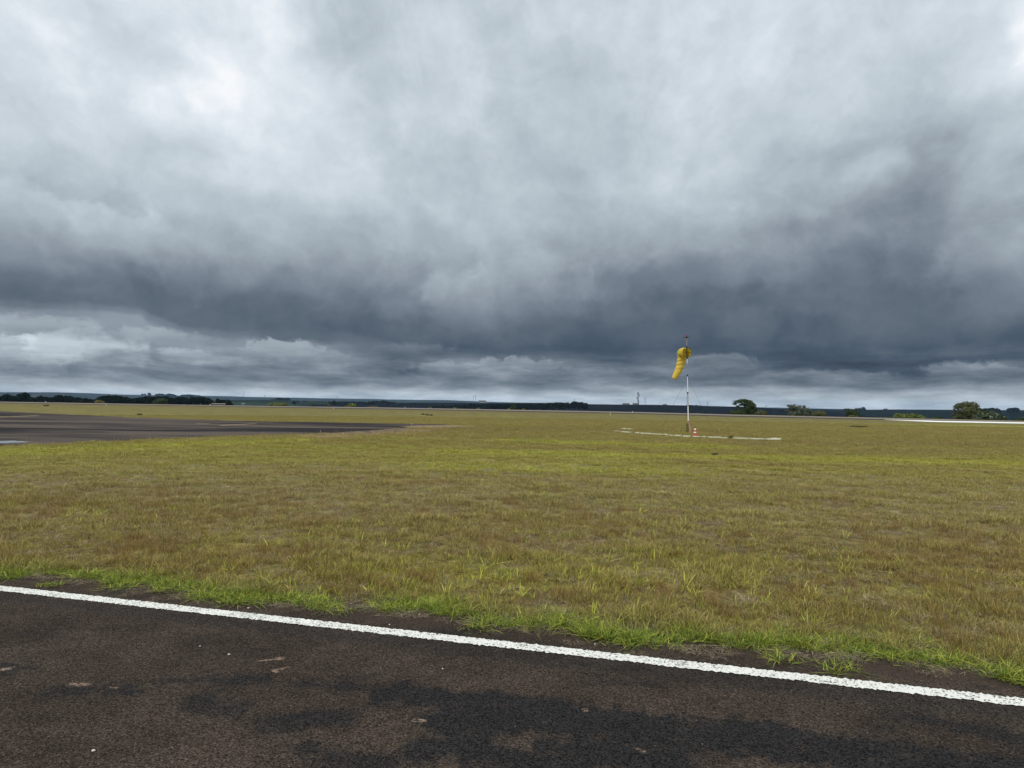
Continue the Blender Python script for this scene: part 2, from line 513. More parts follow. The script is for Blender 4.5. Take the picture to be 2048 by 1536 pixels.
def tint_group():
    g = bpy.data.node_groups.new('grass_tint', 'ShaderNodeTree')
    g.interface.new_socket('Color', in_out='OUTPUT', socket_type='NodeSocketColor')
    t = NT(g)
    go = t.new('NodeGroupOutput')
    pos = t.new('ShaderNodeNewGeometry').outputs['Position']
    x, y, z = t.sep(pos)
    flat = t.xyz(x, y, 0.0)
    wn = t.m('SUBTRACT', t.noise(t.xyz(t.m('MULTIPLY', x, 0.35), y, 0.0), 0.22, 5, 0.6), 0.5)
    wx = t.m('SUBTRACT', t.noise(flat, 0.7, 4, 0.6), 0.5)
    v = t.m('ADD', t.m('ADD', y, t.m('MULTIPLY', x, 0.06)), 0.0)
    lg = t.m('LOGARITHM', t.m('MAXIMUM', v, 2.0), 10.0)
    lg = t.m('ADD', lg, t.m('MULTIPLY', wn, 0.20))
    f = t.m('DIVIDE', t.m('SUBTRACT', lg, 0.5), 2.2, clamp=True)
    S = [(5.0, (.155, .160, .040)), (7.0, (.170, .128, .042)), (9.0, (.185, .148, .056)), (12.5, (.205, .176, .080)),
         (16, (.205, .182, .062)), (20, (.235, .225, .055)), (25, (.230, .222, .052)), (32, (.185, .160, .052)),
         (45, (.178, .150, .050)), (70, (.185, .162, .054)), (110, (.165, .145, .046)), (200, (.155, .128, .045)), (420, (.165, .132, .05))]
    c = t.ramp(f, [((math.log10(d) - 0.5) / 2.2, q) for d, q in S], color=True)
    # brown and green drifts
    n1 = t.noise(t.xyz(t.m('MULTIPLY', x, 0.5), y, 0.0), 0.45, 6, 0.62)
    c = t.mix(t.m('MULTIPLY', t.step(n1, 0.52, 0.68), 0.60), c, (.165, .105, .040))
    n2 = t.noise(t.xyz(t.m('MULTIPLY', x, 0.45), y, 5.0), 0.33, 6, 0.62)
    c = t.mix(t.m('MULTIPLY', t.step(n2, 0.52, 0.70), 0.75), c, (.215, .225, .035))
    wy = t.m('SUBTRACT', t.noise(flat, 2.6, 4, 0.65), 0.5)
    n3 = t.noise(t.xyz(t.m('MULTIPLY', x, 0.7), y, 9.0), 1.3, 5, 0.62)
    c = t.mix(t.m('MULTIPLY', t.step(n3, 0.54, 0.70), 0.45), c, (.13, .078, .032))
    n4 = t.noise(t.xyz(t.m('MULTIPLY', x, 0.6), y, 14.0), 0.8, 5, 0.62)
    c = t.mix(t.m('MULTIPLY', t.step(n4, 0.54, 0.70), 0.75), c, (.31, .245, .115))
    warp = t.m('ADD', t.m('MULTIPLY', wn, 4.0), t.m('ADD', t.m('MULTIPLY', wx, 2.5), t.m('MULTIPLY', wy, 2.2)))

    def bands(lst, colr, amt):
        nonlocal c
        for p0, p1, wd in lst:
            d = t.m('ADD', t.seg(x, y, p0, p1), t.m('MULTIPLY', warp, wd * 0.75))
            c = t.mix(t.m('MULTIPLY', t.step(d, wd * 1.3, wd * 0.35), amt), c, colr)
    bands(BROWN, (.160, .122, .055), 0.65)
    bands(LIME, (.29, .30, .045), 0.78)
    sp_ = t.noise(t.xyz(t.m('MULTIPLY', x, 1.0), t.m('MULTIPLY', y, .55), 3.0), 7.0, 5, .72)
    c = t.mix(1.0, c, t.ramp(sp_, [(.28, .36), (.42, .72), (.55, 1.02), (.72, 1.75)]), 'MULTIPLY')
    # fresh green along the edge of the taxiway
    ld = t.m('ADD', t.m('MULTIPLY', t.m('SUBTRACT', x, ORI.x), N.x), t.m('MULTIPLY', t.m('SUBTRACT', y, ORI.y), N.y))
    c = t.mix(t.m('MULTIPLY', t.step(t.m('ADD', ld, t.m('MULTIPLY', wx, 0.8)), 1.0, 0.5), 0.55), c, (.120, .140, .032))
    bands(SOIL, (.300, .215, .125), 0.8)
    t.l.new(c, go.inputs[0])
    return g


TINT = tint_group()


def ground_mat(t, out):
    g = t.new('ShaderNodeGroup'); g.node_tree = TINT
    pos = t.new('ShaderNodeNewGeometry').outputs['Position']
    x, y, z = t.sep(pos)
    fine = t.noise(pos, 9.0, 8, 0.7)
    c = t.mix(1.0, g.outputs[0], t.ramp(fine, [(0.3, 0.42), (0.5, 0.9), (0.72, 1.6)]), 'MULTIPLY')
    c = t.mix(t.step(t.noise(pos, 26.0, 5, 0.7), 0.5, 0.7), c, (.085, .06, .035))
    far_ = t.noise(t.xyz(t.m('MULTIPLY', x, 0.5), t.m('MULTIPLY', y, .22), 2.0), 1.0, 7, .68)
    c = t.mix(1.0, c, t.ramp(far_, [(.3, .72), (.5, 1.0), (.7, 1.32)]), 'MULTIPLY')
    # bare brown earth beside the taxiway
    ld = t.m('ADD', t.m('MULTIPLY', t.m('SUBTRACT', x, ORI.x), N.x), t.m('MULTIPLY', t.m('SUBTRACT', y, ORI.y), N.y))
    c = t.mix(t.step(ld, 1.0, 0.6), c, t.mix(fine, (.022, .017, .013), (.085, .062, .045)))
    # rough pasture below the airfield
    c = t.mix(t.step(z, -0.3, -2.0), c, t.mix(t.noise(pos, 0.02, 5, 0.6), (.05, .06, .025), (.10, .09, .045)))
    principled(t, out, c, 0.95, 0.1, bump(t, fine, 0.7, 0.05))


M_GROUND = material('grassland', ground_mat)

# the ground: one sheet out to the horizon, level as far as the runway, falling away beyond
azs = sorted(set([R(a) for a in range(-180, -46, 6)] + [R(a * 0.5) for a in range(-92, 93)] + [R(a) for a in range(48, 180, 6)]))
vs_, fs_ = [(0, 0, 0)], []
nr = 0
for a in azs:
    e = edge_r(a)
    rr = [2, 5, 10, 20, 40, 70] + list(np.linspace(80, e, 4)) + [e + 6, e + 14, e + 25, e + 45, e + 80, e + 140, e + 260, e + 450, e + 800, e + 1500, 3500, 7000, 14000]
    nr = len(rr)
    for r_ in rr: vs_.append(tuple(polar(a, r_, terrain_z(r_, a))))
na = len(azs)
for i in range(na):
    j = (i + 1) % na
    fs_.append((0, 1 + j * nr, 1 + i * nr))
    for k in range(nr - 1):
        fs_.append((1 + i * nr + k, 1 + j * nr + k, 1 + j * nr + k + 1, 1 + i * nr + k + 1))
tag(mesh_obj('ground', vs_, fs_, M_GROUND, smooth=True), kind='structure')


# ------------------------------------------------------------------ asphalt
def asphalt_mat(t, out):
    pos = t.new('ShaderNodeNewGeometry').outputs['Position']
    x, y, z = t.sep(pos)
    ld = t.m('ADD', t.m('MULTIPLY', t.m('SUBTRACT', x, ORI.x), N.x), t.m('MULTIPLY', t.m('SUBTRACT', y, ORI.y), N.y))
    wa = t.m('SUBTRACT', t.noise(pos, 2.2, 6, 0.65), 0.5)
    wb = t.m('SUBTRACT', t.noise(pos, 9.0, 5, 0.65), 0.5)
    cell = t.vor(pos, 128.0, 'F1', 'Color')
    cd_ = t.vor(pos, 128.0, 'F1', 'Distance')
    grit = t.sep(cell)[0]
    big = t.step(t.noise(pos, 1.1, 6, 0.68), .32, .68)
    c = t.mix(big, (.033, .0245, .0200), (.060, .0455, .0360))
    c = t.mix(1.0, c, t.ramp(grit, [(0.0, 0.25), (0.5, 0.98), (0.9, 1.42), (1.0, 2.3)]), 'MULTIPLY')
    # darker, damper streaks where the binder shows
    D = [((610, 1368), (800, 1385), .035), ((800, 1390), (1010, 1412), .14), ((900, 1440), (1250, 1450), .17), ((1010, 1412), (1400, 1460), .14), ((1240, 1455), (1700, 1500), .18),
         ((1500, 1480), (2048, 1560), .22), ((850, 1500), (1150, 1530), .10), ((960, 1440), (990, 1536), .12), ((1100, 1490), (1330, 1540), .13), ((620, 1500), (760, 1536), .06), ((0, 1335), (60, 1340), .06), ((120, 1378), (260, 1385), .055),
         ((400, 1405), (460, 1420), .09), ((330, 1365), (520, 1360), .03), ((560, 1450), (680, 1435), .09), ((1800, 1430), (2048, 1480), .09)]
    wc = t.m('SUBTRACT', t.noise(pos, 28.0, 4, 0.7), 0.5)
    warp = t.m('ADD', t.m('MULTIPLY', wa, 0.46), t.m('ADD', t.m('MULTIPLY', wb, 0.34), t.m('MULTIPLY', wc, 0.16)))
    dark = None
    for p0, p1, wd in D:
        d = t.m('ADD', t.seg(x, y, ground(*p0), ground(*p1)), warp)
        mk = t.step(d, wd + 0.06, wd - 0.055)
        if wd < .095: mk = t.m('MULTIPLY', mk, .82)
        dark = mk if dark is None else t.m('MAXIMUM', dark, mk)
    gen_ = t.step(t.m('ADD', t.noise(pos, 1.3, 7, 0.68), t.m('MULTIPLY', wb, 0.30)), 0.56, 0.70)
    dark = t.m('MAXIMUM', dark, t.m('MULTIPLY', gen_, 0.75))
    # darker margin beside the painted line
    mar = t.m('MULTIPLY', t.step(t.m('ABSOLUTE', t.m('ADD', ld, t.m('ADD', 0.16, t.m('MULTIPLY', warp, 0.7)))), 0.22, 0.03), 0.55)
    dark = t.m('MAXIMUM', dark, mar)
    dark = t.m('MULTIPLY', dark, t.step(t.m('ADD', t.noise(pos, 6.0, 6, .7), t.m('MULTIPLY', wc, .5)), .28, .50, .5, 1.0))
    c = t.mix(t.m('MULTIPLY', dark, 0.94), c, t.mix(grit, (.003, .003, .0035), (.034, .033, .035)))
    # pale scuffs of dust
    Sc = [((525, 1322), (566, 1318), .018), ((550, 1342), (574, 1336), .018), ((140, 1370), (170, 1370), .016), ((0, 1342), (22, 1338), .016),
          ((1150, 1420), (1172, 1422), .009), ((220, 1376), (232, 1377), .010), ((830, 1442), (846, 1443), .007), ((1270, 1500), (1290, 1504), .006)]
    for p0, p1, wd in Sc:
        d = t.m('ADD', t.seg(x, y, ground(*p0), ground(*p1)), t.m('MULTIPLY', wb, 0.16))
        c = t.mix(t.m('MULTIPLY', t.m('MULTIPLY', t.step(d, wd + 0.012, wd - 0.016), t.step(t.noise(pos, 45, 3, .6), .38, .56)), t.m('ADD', .55, t.m('MULTIPLY', grit, .45))), c, (.30, .21, .16))
    # loose light chips
    chip = t.step(t.sep(t.vor(pos, 42.0, 'F1', 'Color'))[1], 0.988, 0.996)
    c = t.mix(t.m('MULTIPLY', t.m('MULTIPLY', chip, t.step(t.vor(pos, 42.0), 0.22, 0.10)), 0.8), c, (.33, .29, .25))
    # earth blown over the verge
    vg = t.step(t.m('ADD', ld, t.m('MULTIPLY', wa, 0.35)), 0.12, 0.42)
    c = t.mix(t.m('MULTIPLY', vg, 0.7), c, t.mix(t.noise(pos, 40, 5, 0.7), (.018, .014, .011), (.085, .062, .046)))
    h = t.m('ADD', t.m('MULTIPLY', cd_, -0.8), t.m('MULTIPLY', t.noise(pos, 70, 4, 0.65), 1.1))
    principled(t, out, c, t.fmix(dark, 0.9, 0.72), t.fmix(dark, 0.06, 0.035), bump(t, h, 0.85, 0.008))


M_ASPH = material('asphalt', asphalt_mat)


def strip(offs0, offs1, s0, s1, step_, z, jit, mat, name, seed):
    """a long sheet beside the edge line, with ragged long edges"""
    r = np.random.default_rng(seed)
    n = int((s1 - s0) / step_); v = []; f = []
    for i in range(n + 1):
        s_ = s0 + i * step_
        for o in (offs0, offs1):
            p = ORI + U * s_ + N * (o + (r.normal(0, jit) if jit else 0)); v.append((p.x, p.y, z))
    for i in range(n): f.append((2 * i, 2 * i + 2, 2 * i + 3, 2 * i + 1))
    return mesh_obj(name, v, f, mat)


tag(strip(-14.0, 0.50, -220, 220, 0.25, 0.004, 0.02, M_ASPH, 'taxiway', 3), kind='structure')


def paint_mat(t, out):
    pos = t.new('ShaderNodeNewGeometry').outputs['Position']
    sp = t.noise(pos, 70.0, 3, 0.6)
    vr = t.vor(pos, 95.0, 'F1', 'Distance')
    a = t.step(t.m('ADD', sp, t.m('ADD', t.m('MULTIPLY', vr, 0.20), t.m('MULTIPLY', t.m('SUBTRACT', t.noise(pos, 2.2, 5, .65), .5), .34))), 0.655, 0.73)
    big = t.noise(pos, 5.0, 4, 0.6)
    c = t.mix(big, (.56, .56, .53), (.74, .735, .70))
    c = t.mix(a, c, (.07, .06, .05))
    principled(t, out, c, 0.7, 0.3, bump(t, sp, 0.5, 0.006))


M_PAINT = material('worn_white_paint', paint_mat)
tag(strip(-0.064, 0.064, -9, 18, 0.014, 0.0085, 0.0065, M_PAINT, 'edge_line_marking', 5), kind='structure')


def apron_mat(t, out):
    pos = t.new('ShaderNodeNewGeometry').outputs['Position']
    x, y, z = t.sep(pos)
    st_ = t.noise(t.xyz(t.m('MULTIPLY', x, 0.045), t.m('ADD', t.m('MULTIPLY', y, 0.20), t.m('MULTIPLY', x, 0.02)), 0.0), 1.0, 5, 0.62)
    gr = t.noise(pos, 30, 3, 0.7)
    c = t.mix(t.step(st_, 0.42, 0.56), (.017, .015, .017), (.085, .067, .057))
    c = t.mix(1.0, c, t.ramp(gr, [(0.2, 0.7), (0.8, 1.3)]), 'MULTIPLY')
    c = t.mix(t.m('MULTIPLY', t.step(t.noise(t.xyz(t.m('MULTIPLY', x, .2), y, 4.0), 0.6, 6, 0.7), 0.63, 0.72), 0.5), c, (.16, .13, .10))  # pale sheen streaks put into the colour
    principled(t, out, c, 0.92, 0.06)


M_APRON = material('old_asphalt', apron_mat)
AP_NEAR = [(-500, 915), (0, 893), (130, 887), (256, 881.5), (400, 875), (512, 870.5), (600, 868), (680, 866), (770, 860.5), (830, 853.5), (905, 849.5)]
AP_FAR = [(895, 848.3), (790, 847.2), (700, 845.5), (512, 842.5), (400, 839.5), (256, 834.5), (130, 828.5), (0, 822), (-500, 806)]


def dense(pts, n=6, jit=0.0):
    out_ = []
    for a, b in zip(pts[:-1], pts[1:]):
        for k in range(n):
            u = k / n
            out_.append((a[0] + (b[0] - a[0]) * u, a[1] + (b[1] - a[1]) * u + (rng.normal(0, jit) if jit and k else 0)))
    return out_ + [pts[-1]]


apn = [ground(*p, z=0.004) for p in dense(AP_NEAR, 8, 0.25)]
apf = [ground(*p, z=0.004) for p in dense(AP_FAR, 8, 0.12)]
ap_poly = apn + apf
tag(mesh_obj('apron', ap_poly, [list(range(len(ap_poly)))], M_APRON), kind='structure')


def soil_mat(c0, c1):
    def b(t, out):
        pos = t.new('ShaderNodeNewGeometry').outputs['Position']
        n = t.noise(pos, 1.6, 7, .7)
        principled(t, out, t.mix(t.step(n, .35, .65), c0, c1), .95, .1, bump(t, n, .6, .05))
    return b


TAN_PX = [(800, 853.2), (835, 851.3), (875, 850.0), (930, 850.9), (922, 853.2), (880, 855.4), (840, 855.6)]
THATCH_PX = [(655, 866.5), (700, 863.2), (760, 859.6), (810, 855.4), (838, 856.2), (815, 861), (770, 865.5), (700, 869)]


def soil_sheet(name, px, z, mat):
    pts = [ground(*p, z=z) for p in dense(px + px[:1], 8, .18)][:-1]
    tag(mesh_obj(name, pts, [list(range(len(pts)))[::-1]], mat), kind='structure')
    return pts


tan_poly = soil_sheet('bare_soil', TAN_PX, 0.010, material('tan_earth', soil_mat((.12, .085, .05), (.29, .21, .135))))
thatch_poly = soil_sheet('dead_turf', THATCH_PX, 0.007, material('dead_turf_earth', soil_mat((.045, .034, .028), (.20, .15, .095))))


def inside_poly(P, poly):
    x, y = P[:, 0], P[:, 1]; c = np.zeros(len(P), bool); n = len(poly)
    for i in range(n):
        x1, y1 = poly[i][0], poly[i][1]; x2, y2 = poly[i - 1][0], poly[i - 1][1]
        hit = ((y1 > y) != (y2 > y)) & (x < (x2 - x1) * (y - y1) / (y2 - y1 + 1e-12) + x1)
        c ^= hit
    return c


M_YLINE = worn('faded_yellow_paint', (.40, .30, .15), 0.3, 2.0, 0.85, dirt=(.06, .05, .045), amount=0.8)


def ribbon(name, pts, width, z, mat, jit=0.0, kind='structure', n=8):
    pts = [ground(*p, z=z) for p in dense(pts, n)]
    v, f = [], []
    for i, p in enumerate(pts):
        t_ = (pts[min(i + 1, len(pts) - 1)] - pts[max(i - 1, 0)]).normalized()
        nn = Vector((-t_.y, t_.x, 0)); wd = width[i * (len(width) - 1) // max(1, len(pts) - 1)] if isinstance(width, list) else width
        for s_ in (-.5, .5):
            q = p + nn * (wd * s_ * (1 + rng.normal(0, jit))); v.append((q.x, q.y, z))
    for i in range(len(pts) - 1): f.append((2 * i, 2 * i + 2, 2 * i + 3, 2 * i + 1))
    o = mesh_obj(name, v, f, mat)
    if kind: o['kind'] = kind
    return o


ribbon('apron_marking', [(-80, 836.5), (75, 831.3)], 0.5, 0.008, M_YLINE, 0.15)
ribbon('apron_marking', [(440, 850.8), (512, 847.2)], 0.28, 0.008, M_YLINE, 0.15)
ribbon('apron_marking', [(392, 847.2), (420, 847.6)], 0.40, 0.008, M_YLINE, 0.2)


def water_mat(t, out):
    pos = t.new('ShaderNodeNewGeometry').outputs['Position']
    principled(t, out, (.02, .022, .025), 0.03, 0.6, bump(t, t.noise(pos, 6, 3, .5), 0.02, 0.01))


M_WATER = material('rain_water', water_mat)
pc = ground(5, 884.3, 0.009); pv = []
for k in range(40):
    a = 2 * math.pi * k / 40; rr_ = 1 + 0.22 * math.sin(3 * a + 1) + 0.12 * math.sin(7 * a)
    pv.append((pc.x + math.cos(a) * 0.62 * rr_, pc.y + math.sin(a) * 0.95 * rr_, 0.009))
tag(mesh_obj('puddle', pv, [list(range(40))], M_WATER), kind='structure')


# runway
def runway_mat(c0, c1):
    def b(t, out):
        pos = t.new('ShaderNodeNewGeometry').outputs['Position']
        n = t.noise(pos, 0.15, 6, 0.65)
        c = t.mix(n, c0, c1)
        c = t.mix(t.m('MULTIPLY', t.step(t.noise(pos, 0.05, 4, .6), 0.55, 0.7), 0.4), c, (.10, .075, .05))
        principled(t, out, c, 0.9, 0.15)
    return b


M_RUN = material('runway_asphalt', runway_mat((.030, .022, .020), (.055, .042, .038)))
M_RUNL = material('runway_pale_lane', runway_mat((.17, .14, .12), (.25, .215, .19)))
v, f = [], []
a_, b_ = dense(RW_NEAR, 6), dense(RW_FAR, 6)
for p, q in zip(a_, b_): v += [ground(*p, z=0.004), ground(*q, z=0.004)]
for i in range(len(a_) - 1): f.append((2 * i, 2 * i + 2, 2 * i + 3, 2 * i + 1))
tag(mesh_obj('runway', v, f, M_RUN), kind='structure')
v, f = [], []
for p, q in zip(a_, b_):
    m_ = (p[0] + (q[0] - p[0]) * .58, p[1] + (q[1] - p[1]) * .58)
    v += [ground(*m_, z=0.012), ground(*q, z=0.012)]
for i in range(len(a_) - 1): f.append((2 * i, 2 * i + 2, 2 * i + 3, 2 * i + 1))
tag(mesh_obj('runway_pale_lane', v, f, M_RUNL), kind='structure')
M_LIME = worn('limewash', (.80, .80, .77), 0.06, 0.8, 0.8, dirt=(.35, .33, .22), amount=0.3)
v, f = [], []
wl = dense([(1769, 839.2), (1868, 842.6), (2048, 845.9), (2250, 850.6)], 6)
for i, p in enumerate(wl):
    hw = 0.15 + 1.0 * min(1, i / 5.0)
    v += [ground(p[0], p[1] + hw, z=0.018), ground(p[0], p[1] - hw, z=0.018)]
for i in range(len(wl) - 1): f.append((2 * i, 2 * i + 2, 2 * i + 3, 2 * i + 1))
tag(mesh_obj('threshold_marking', v, f, M_LIME), kind='structure')

# whitewashed arc on the grass round the windsock
M_ARC = worn('whitewashed_kerb', (.60, .60, .50), 0.15, 1.5, 0.9, dirt=(.20, .18, .07), amount=0.85)
ARC = [(1230, 862.9), (1262, 865.3), (1300, 868.2), (1345, 871.4), (1380, 873.4), (1430, 875.6), (1480, 877.4), (1530, 879.0), (1561, 879.9)]
AZ_ = 0.05


def kerb(name, pts, wd, ht, mat, gap=None):
    """a low flush kerb of mortar on the grass"""
    pts = [ground(*p) for p in dense(pts, 8)]
    mb = MB(); n = len(pts)
    for i in range(n - 1):
        if gap and gap(i / n): continue
        p, q = pts[i], pts[i + 1]; t_ = (q - p).normalized(); nn = Vector((-t_.y, t_.x, 0))
        w0 = wd * (1 + rng.normal(0, .12)) / 2; h = ht * (1 + rng.normal(0, .15))
        c4 = [p - nn * w0, q - nn * w0, q + nn * w0, p + nn * w0]
        mb.add([c + Vector((0, 0, 0.001)) for c in c4] + [c + Vector((0, 0, h)) for c in c4],
               [[3, 2, 1, 0], [4, 5, 6, 7], [0, 1, 5, 4], [1, 2, 6, 5], [2, 3, 7, 6], [3, 0, 4, 7]])
    o = mb.build(name, mat); o['kind'] = 'structure'
    return o


kerb('windsock_ring_marking', ARC, 0.11, 0.055, M_ARC, lambda u: 0.12 < u < 0.14 or 0.36 < u < 0.38 or 0.43 < u < 0.445 or 0.48 < u < 0.5)
kerb('windsock_ring_end_marking', [(1541, 878.6), (1561, 879.0)], 0.26, 0.07, M_ARC)
kerb('windsock_ring_piece_marking', [(1245, 858.2), (1266, 859.6)], 0.24, 0.07, M_ARC)


# ------------------------------------------------------------------ grass blades
def tuft(name, n, rad, h, wd, lean, droop, mat, seed, segs=3, flat=False):
    r = np.random.default_rng(seed)
    V, Fc, rn = [], [], []
    for i in range(n):
        a, q = r.uniform(0, 2 * math.pi), rad * math.sqrt(r.uniform(0, 1))
        b = np.array([q * math.cos(a), q * math.sin(a), 0.0])
        da = a + r.normal(0, 1.3); d = np.array([math.cos(da), math.sin(da), 0]); s_ = np.array([-d[1], d[0], 0])
        tw = r.uniform(-.7, .7); s_ = s_ * math.cos(tw) + np.array([0, 0, math.sin(tw)]) * .6
        L = r.uniform(*h); ln = abs(r.normal(0, lean)); dr = r.uniform(0, droop); W = wd * r.uniform(.7, 1.3) / 2
        base = len(V); rv = r.uniform()
        wig = r.normal(0, .3)
        for k in range(segs + 1):
            t = k / segs
            if flat:
                p = b + d * L * t + np.array([-d[1], d[0], 0]) * L * wig * t * t + np.array([0, 0, .006 + .02 * math.sin(math.pi * t) * r.uniform(.2, 1)])
            else:
                p = b + d * L * (ln * t + dr * t * t) + np.array([0, 0, L * (t - .55 * dr * t * t) / math.sqrt(1 + ln * ln)])
            ww = W * (1 - .12 * t) if k < segs - 1 else (W * .62 if k < segs else W * .06)
            V += [p - s_ * ww, p + s_ * ww]; rn += [rv, rv]
        for k in range(segs):
            i0 = base + 2 * k; Fc.append((i0, i0 + 1, i0 + 3, i0 + 2))
    me = bpy.data.meshes.new(name); me.from_pydata([tuple(p) for p in V], [], Fc); me.materials.append(mat)
    me.attributes.new('rnd', 'FLOAT', 'POINT').data.foreach_set('value', np.array(rn, dtype=np.float32))
    return bpy.data.objects.new(name, me)


def blade_mat(palette, keep, gain):
    """palette by blade; keep = how much of the place's own tint shows"""
    def b(t, out):
        g = t.new('ShaderNodeGroup'); g.node_tree = TINT
        r_ = t.new('ShaderNodeAttribute', attribute_name='rnd').outputs['Fac']
        o_ = t.new('ShaderNodeObjectInfo').outputs['Random']
        fr = t.m('FRACT', t.m('ADD', r_, t.m('MULTIPLY', o_, 0.6)))
        n = len(palette)
        pal = t.ramp(fr, [(i / n, q) for i, q in enumerate(palette)], 'LINEAR', color=True)
        c = t.mix(keep, pal, g.outputs[0])
        c = t.mix(1.0, c, t.m('ADD', gain * 0.55, t.m('MULTIPLY', t.m('FRACT', t.m('MULTIPLY', fr, 7.3)), gain * 0.90)), 'MULTIPLY')
        principled(t, out, c, 0.6, 0.08, trans=0.14)
    return b


BR, OL, GR, LI, ST = (.17, .10, .035), (.20, .17, .04), (.15, .19, .025), (.35, .35, .04), (.38, .29, .13)
M_FINE = material('dry_fine_grass', blade_mat([BR, ST, OL, (.28, .20, .09), BR, (.44, .35, .18), OL, (.11, .07, .028)], 0.48, 1.34))
M_MIX = material('mixed_grass', blade_mat([OL, GR, (.26, .20, .08), OL, LI, ST, (.12, .08, .03)], 0.50, 1.34))
M_BROAD = material('broad_yellow_grass', blade_mat([(.40, .40, .05), (.30, .33, .045), (.46, .42, .09), (.26, .31, .04)], 0.25, 1.2))
M_EDGE = material('fresh_green_grass', blade_mat([(.065, .12, .016), (.10, .16, .022), (.17, .215, .03), (.13, .18, .026), (.30, .30, .05)], 0.10, 1.15))
M_BROWN = material('red_brown_grass', blade_mat([(.17, .085, .03), (.22, .13, .05), (.12, .065, .025), (.26, .17, .07), (.18, .13, .04)], 0.22, 1.25))
M_STRAW = material('dead_grass_strands', blade_mat([(.22, .17, .13), (.30, .24, .18), (.15, .11, .085), (.36, .29, .19)], 0.05, 1.0))
tcol = bpy.data.collections.new('grass_tufts')          # sources for the scatter, not linked to the scene
KINDS = [
    ('fine', dict(n=70, rad=.12, h=(.03, .085), wd=.0026, lean=.75, droop=.5, mat=M_FINE), 4),
    ('mixed', dict(n=44, rad=.11, h=(.04, .10), wd=.0042, lean=.65, droop=.6, mat=M_MIX), 4),
    ('broad', dict(n=8, rad=.055, h=(.05, .13), wd=.0085, lean=.75, droop=.5, mat=M_BROAD), 4),
    ('edge', dict(n=30, rad=.07, h=(.07, .17), wd=.006, lean=1.0, droop=1.0, mat=M_EDGE), 4),
    ('creep', dict(n=46, rad=.13, h=(.025, .085), wd=.0055, lean=1.3, droop=1.1, mat=M_EDGE), 4),
    ('straw', dict(n=46, rad=.14, h=(.05, .18), wd=.003, lean=.5, droop=.5, mat=M_STRAW, flat=True, segs=4), 3),
    ('brown', dict(n=64, rad=.085, h=(.05, .13), wd=.0024, lean=.38, droop=.35, mat=M_BROWN), 4),
    ('stalk', dict(n=3, rad=.05, h=(.16, .36), wd=.0032, lean=.22, droop=.25, mat=M_FINE), 3),
]
kid = {}; idx = 0
for nm, kw, cnt in KINDS:
    kid[nm] = []
    for i in range(cnt):
        tcol.objects.link(tuft('grass_tuft_%02d' % idx, kw['n'], **{k: v_ for k, v_ in kw.items() if k != 'n'}, seed=100 + idx))
        kid[nm].append(idx); idx += 1


def wob(x, y, s, seed):
    r = np.random.default_rng(seed); o = np.zeros_like(x)
    for k in range(7):
        a, fr, ph = r.uniform(0, 6.28), s * r.uniform(.5, 2.2), r.uniform(0, 6.28)
        o += np.sin((x * math.cos(a) + y * math.sin(a)) * fr + ph)
    return o / 3.0


def wedge(r0, r1, dens, half=None):
    half = half or (64 if r1 <= 18 else 54)
    area = (r1 * r1 - r0 * r0) * R(half)
    n = int(area * dens)
    r = np.sqrt(rng.uniform(r0 * r0, r1 * r1, n)); a = rng.uniform(-R(half), R(half), n)
    return np.stack([np.sin(a) * r, np.cos(a) * r], 1)


def pick(names, n): return np.array([random.choice(kid[names]) for _ in range(n)], dtype=np.int32) if isinstance(names, str) else None


P_all, K_all, S_all = [], [], []


def emit(P, name, s0, s1, big=1.0):
    if len(P) == 0: return
    P_all.append(P); K_all.append(rng.choice(kid[name], len(P)).astype(np.int32)); S_all.append(rng.uniform(s0, s1, len(P)) * big)


def ld_np(P): return (P[:, 0] - ORI.x) * N.x + (P[:, 1] - ORI.y) * N.y


def seg_np(P, p0, p1):
    d = np.array([p1[0] - p0[0], p1[1] - p0[1]]); q = P - np.array([p0[0], p0[1]])
    t = np.clip(q @ d / (d @ d), 0, 1); return np.linalg.norm(q - t[:, None] * d, axis=1)


def edge_ok(P, margin):
    s_ = (P[:, 0] - ORI.x) * U.x + (P[:, 1] - ORI.y) * U.y
    e = margin + 0.09 * np.sin(s_ * 2.1) + 0.06 * np.sin(s_ * 5.3 + 1) + 0.05 * np.sin(s_ * 11.7 + 2)
    return ld_np(P) > e


runway_poly = [ground(*p) for p in RW_NEAR] + [ground(*p) for p in RW_FAR[::-1]]


def field(P):
    P = P[edge_ok(P, 0.60)]
    P = P[~inside_poly(P, ap_poly)]
    P = P[~(inside_poly(P, tan_poly) | inside_poly(P * 1.035, tan_poly)) | (rng.uniform(0, 1, len(P)) < .28)]
    P = P[~inside_poly(P, thatch_poly) | (rng.uniform(0, 1, len(P)) < .25)]
    far = np.hypot(P[:, 0], P[:, 1]) > 90
    k = np.ones(len(P), bool); k[far] = ~inside_poly(P[far], runway_poly)
    P = P[k]
    near_arc = np.zeros(len(P), bool)
    for a_, b_ in zip(ARC[:-1], ARC[1:]): near_arc |= (seg_np(P, ground(*a_), ground(*b_)) < .22) | ((seg_np(P, ground(*a_) * .99, ground(*b_) * .99) < .55) & (rng.uniform(0, 1, len(P)) < .6))
    P = P[~near_arc]
    lim = np.interp(np.arctan2(P[:, 0], P[:, 1]), faz, frd)
    return P[np.hypot(P[:, 0], P[:, 1]) < lim - 2]


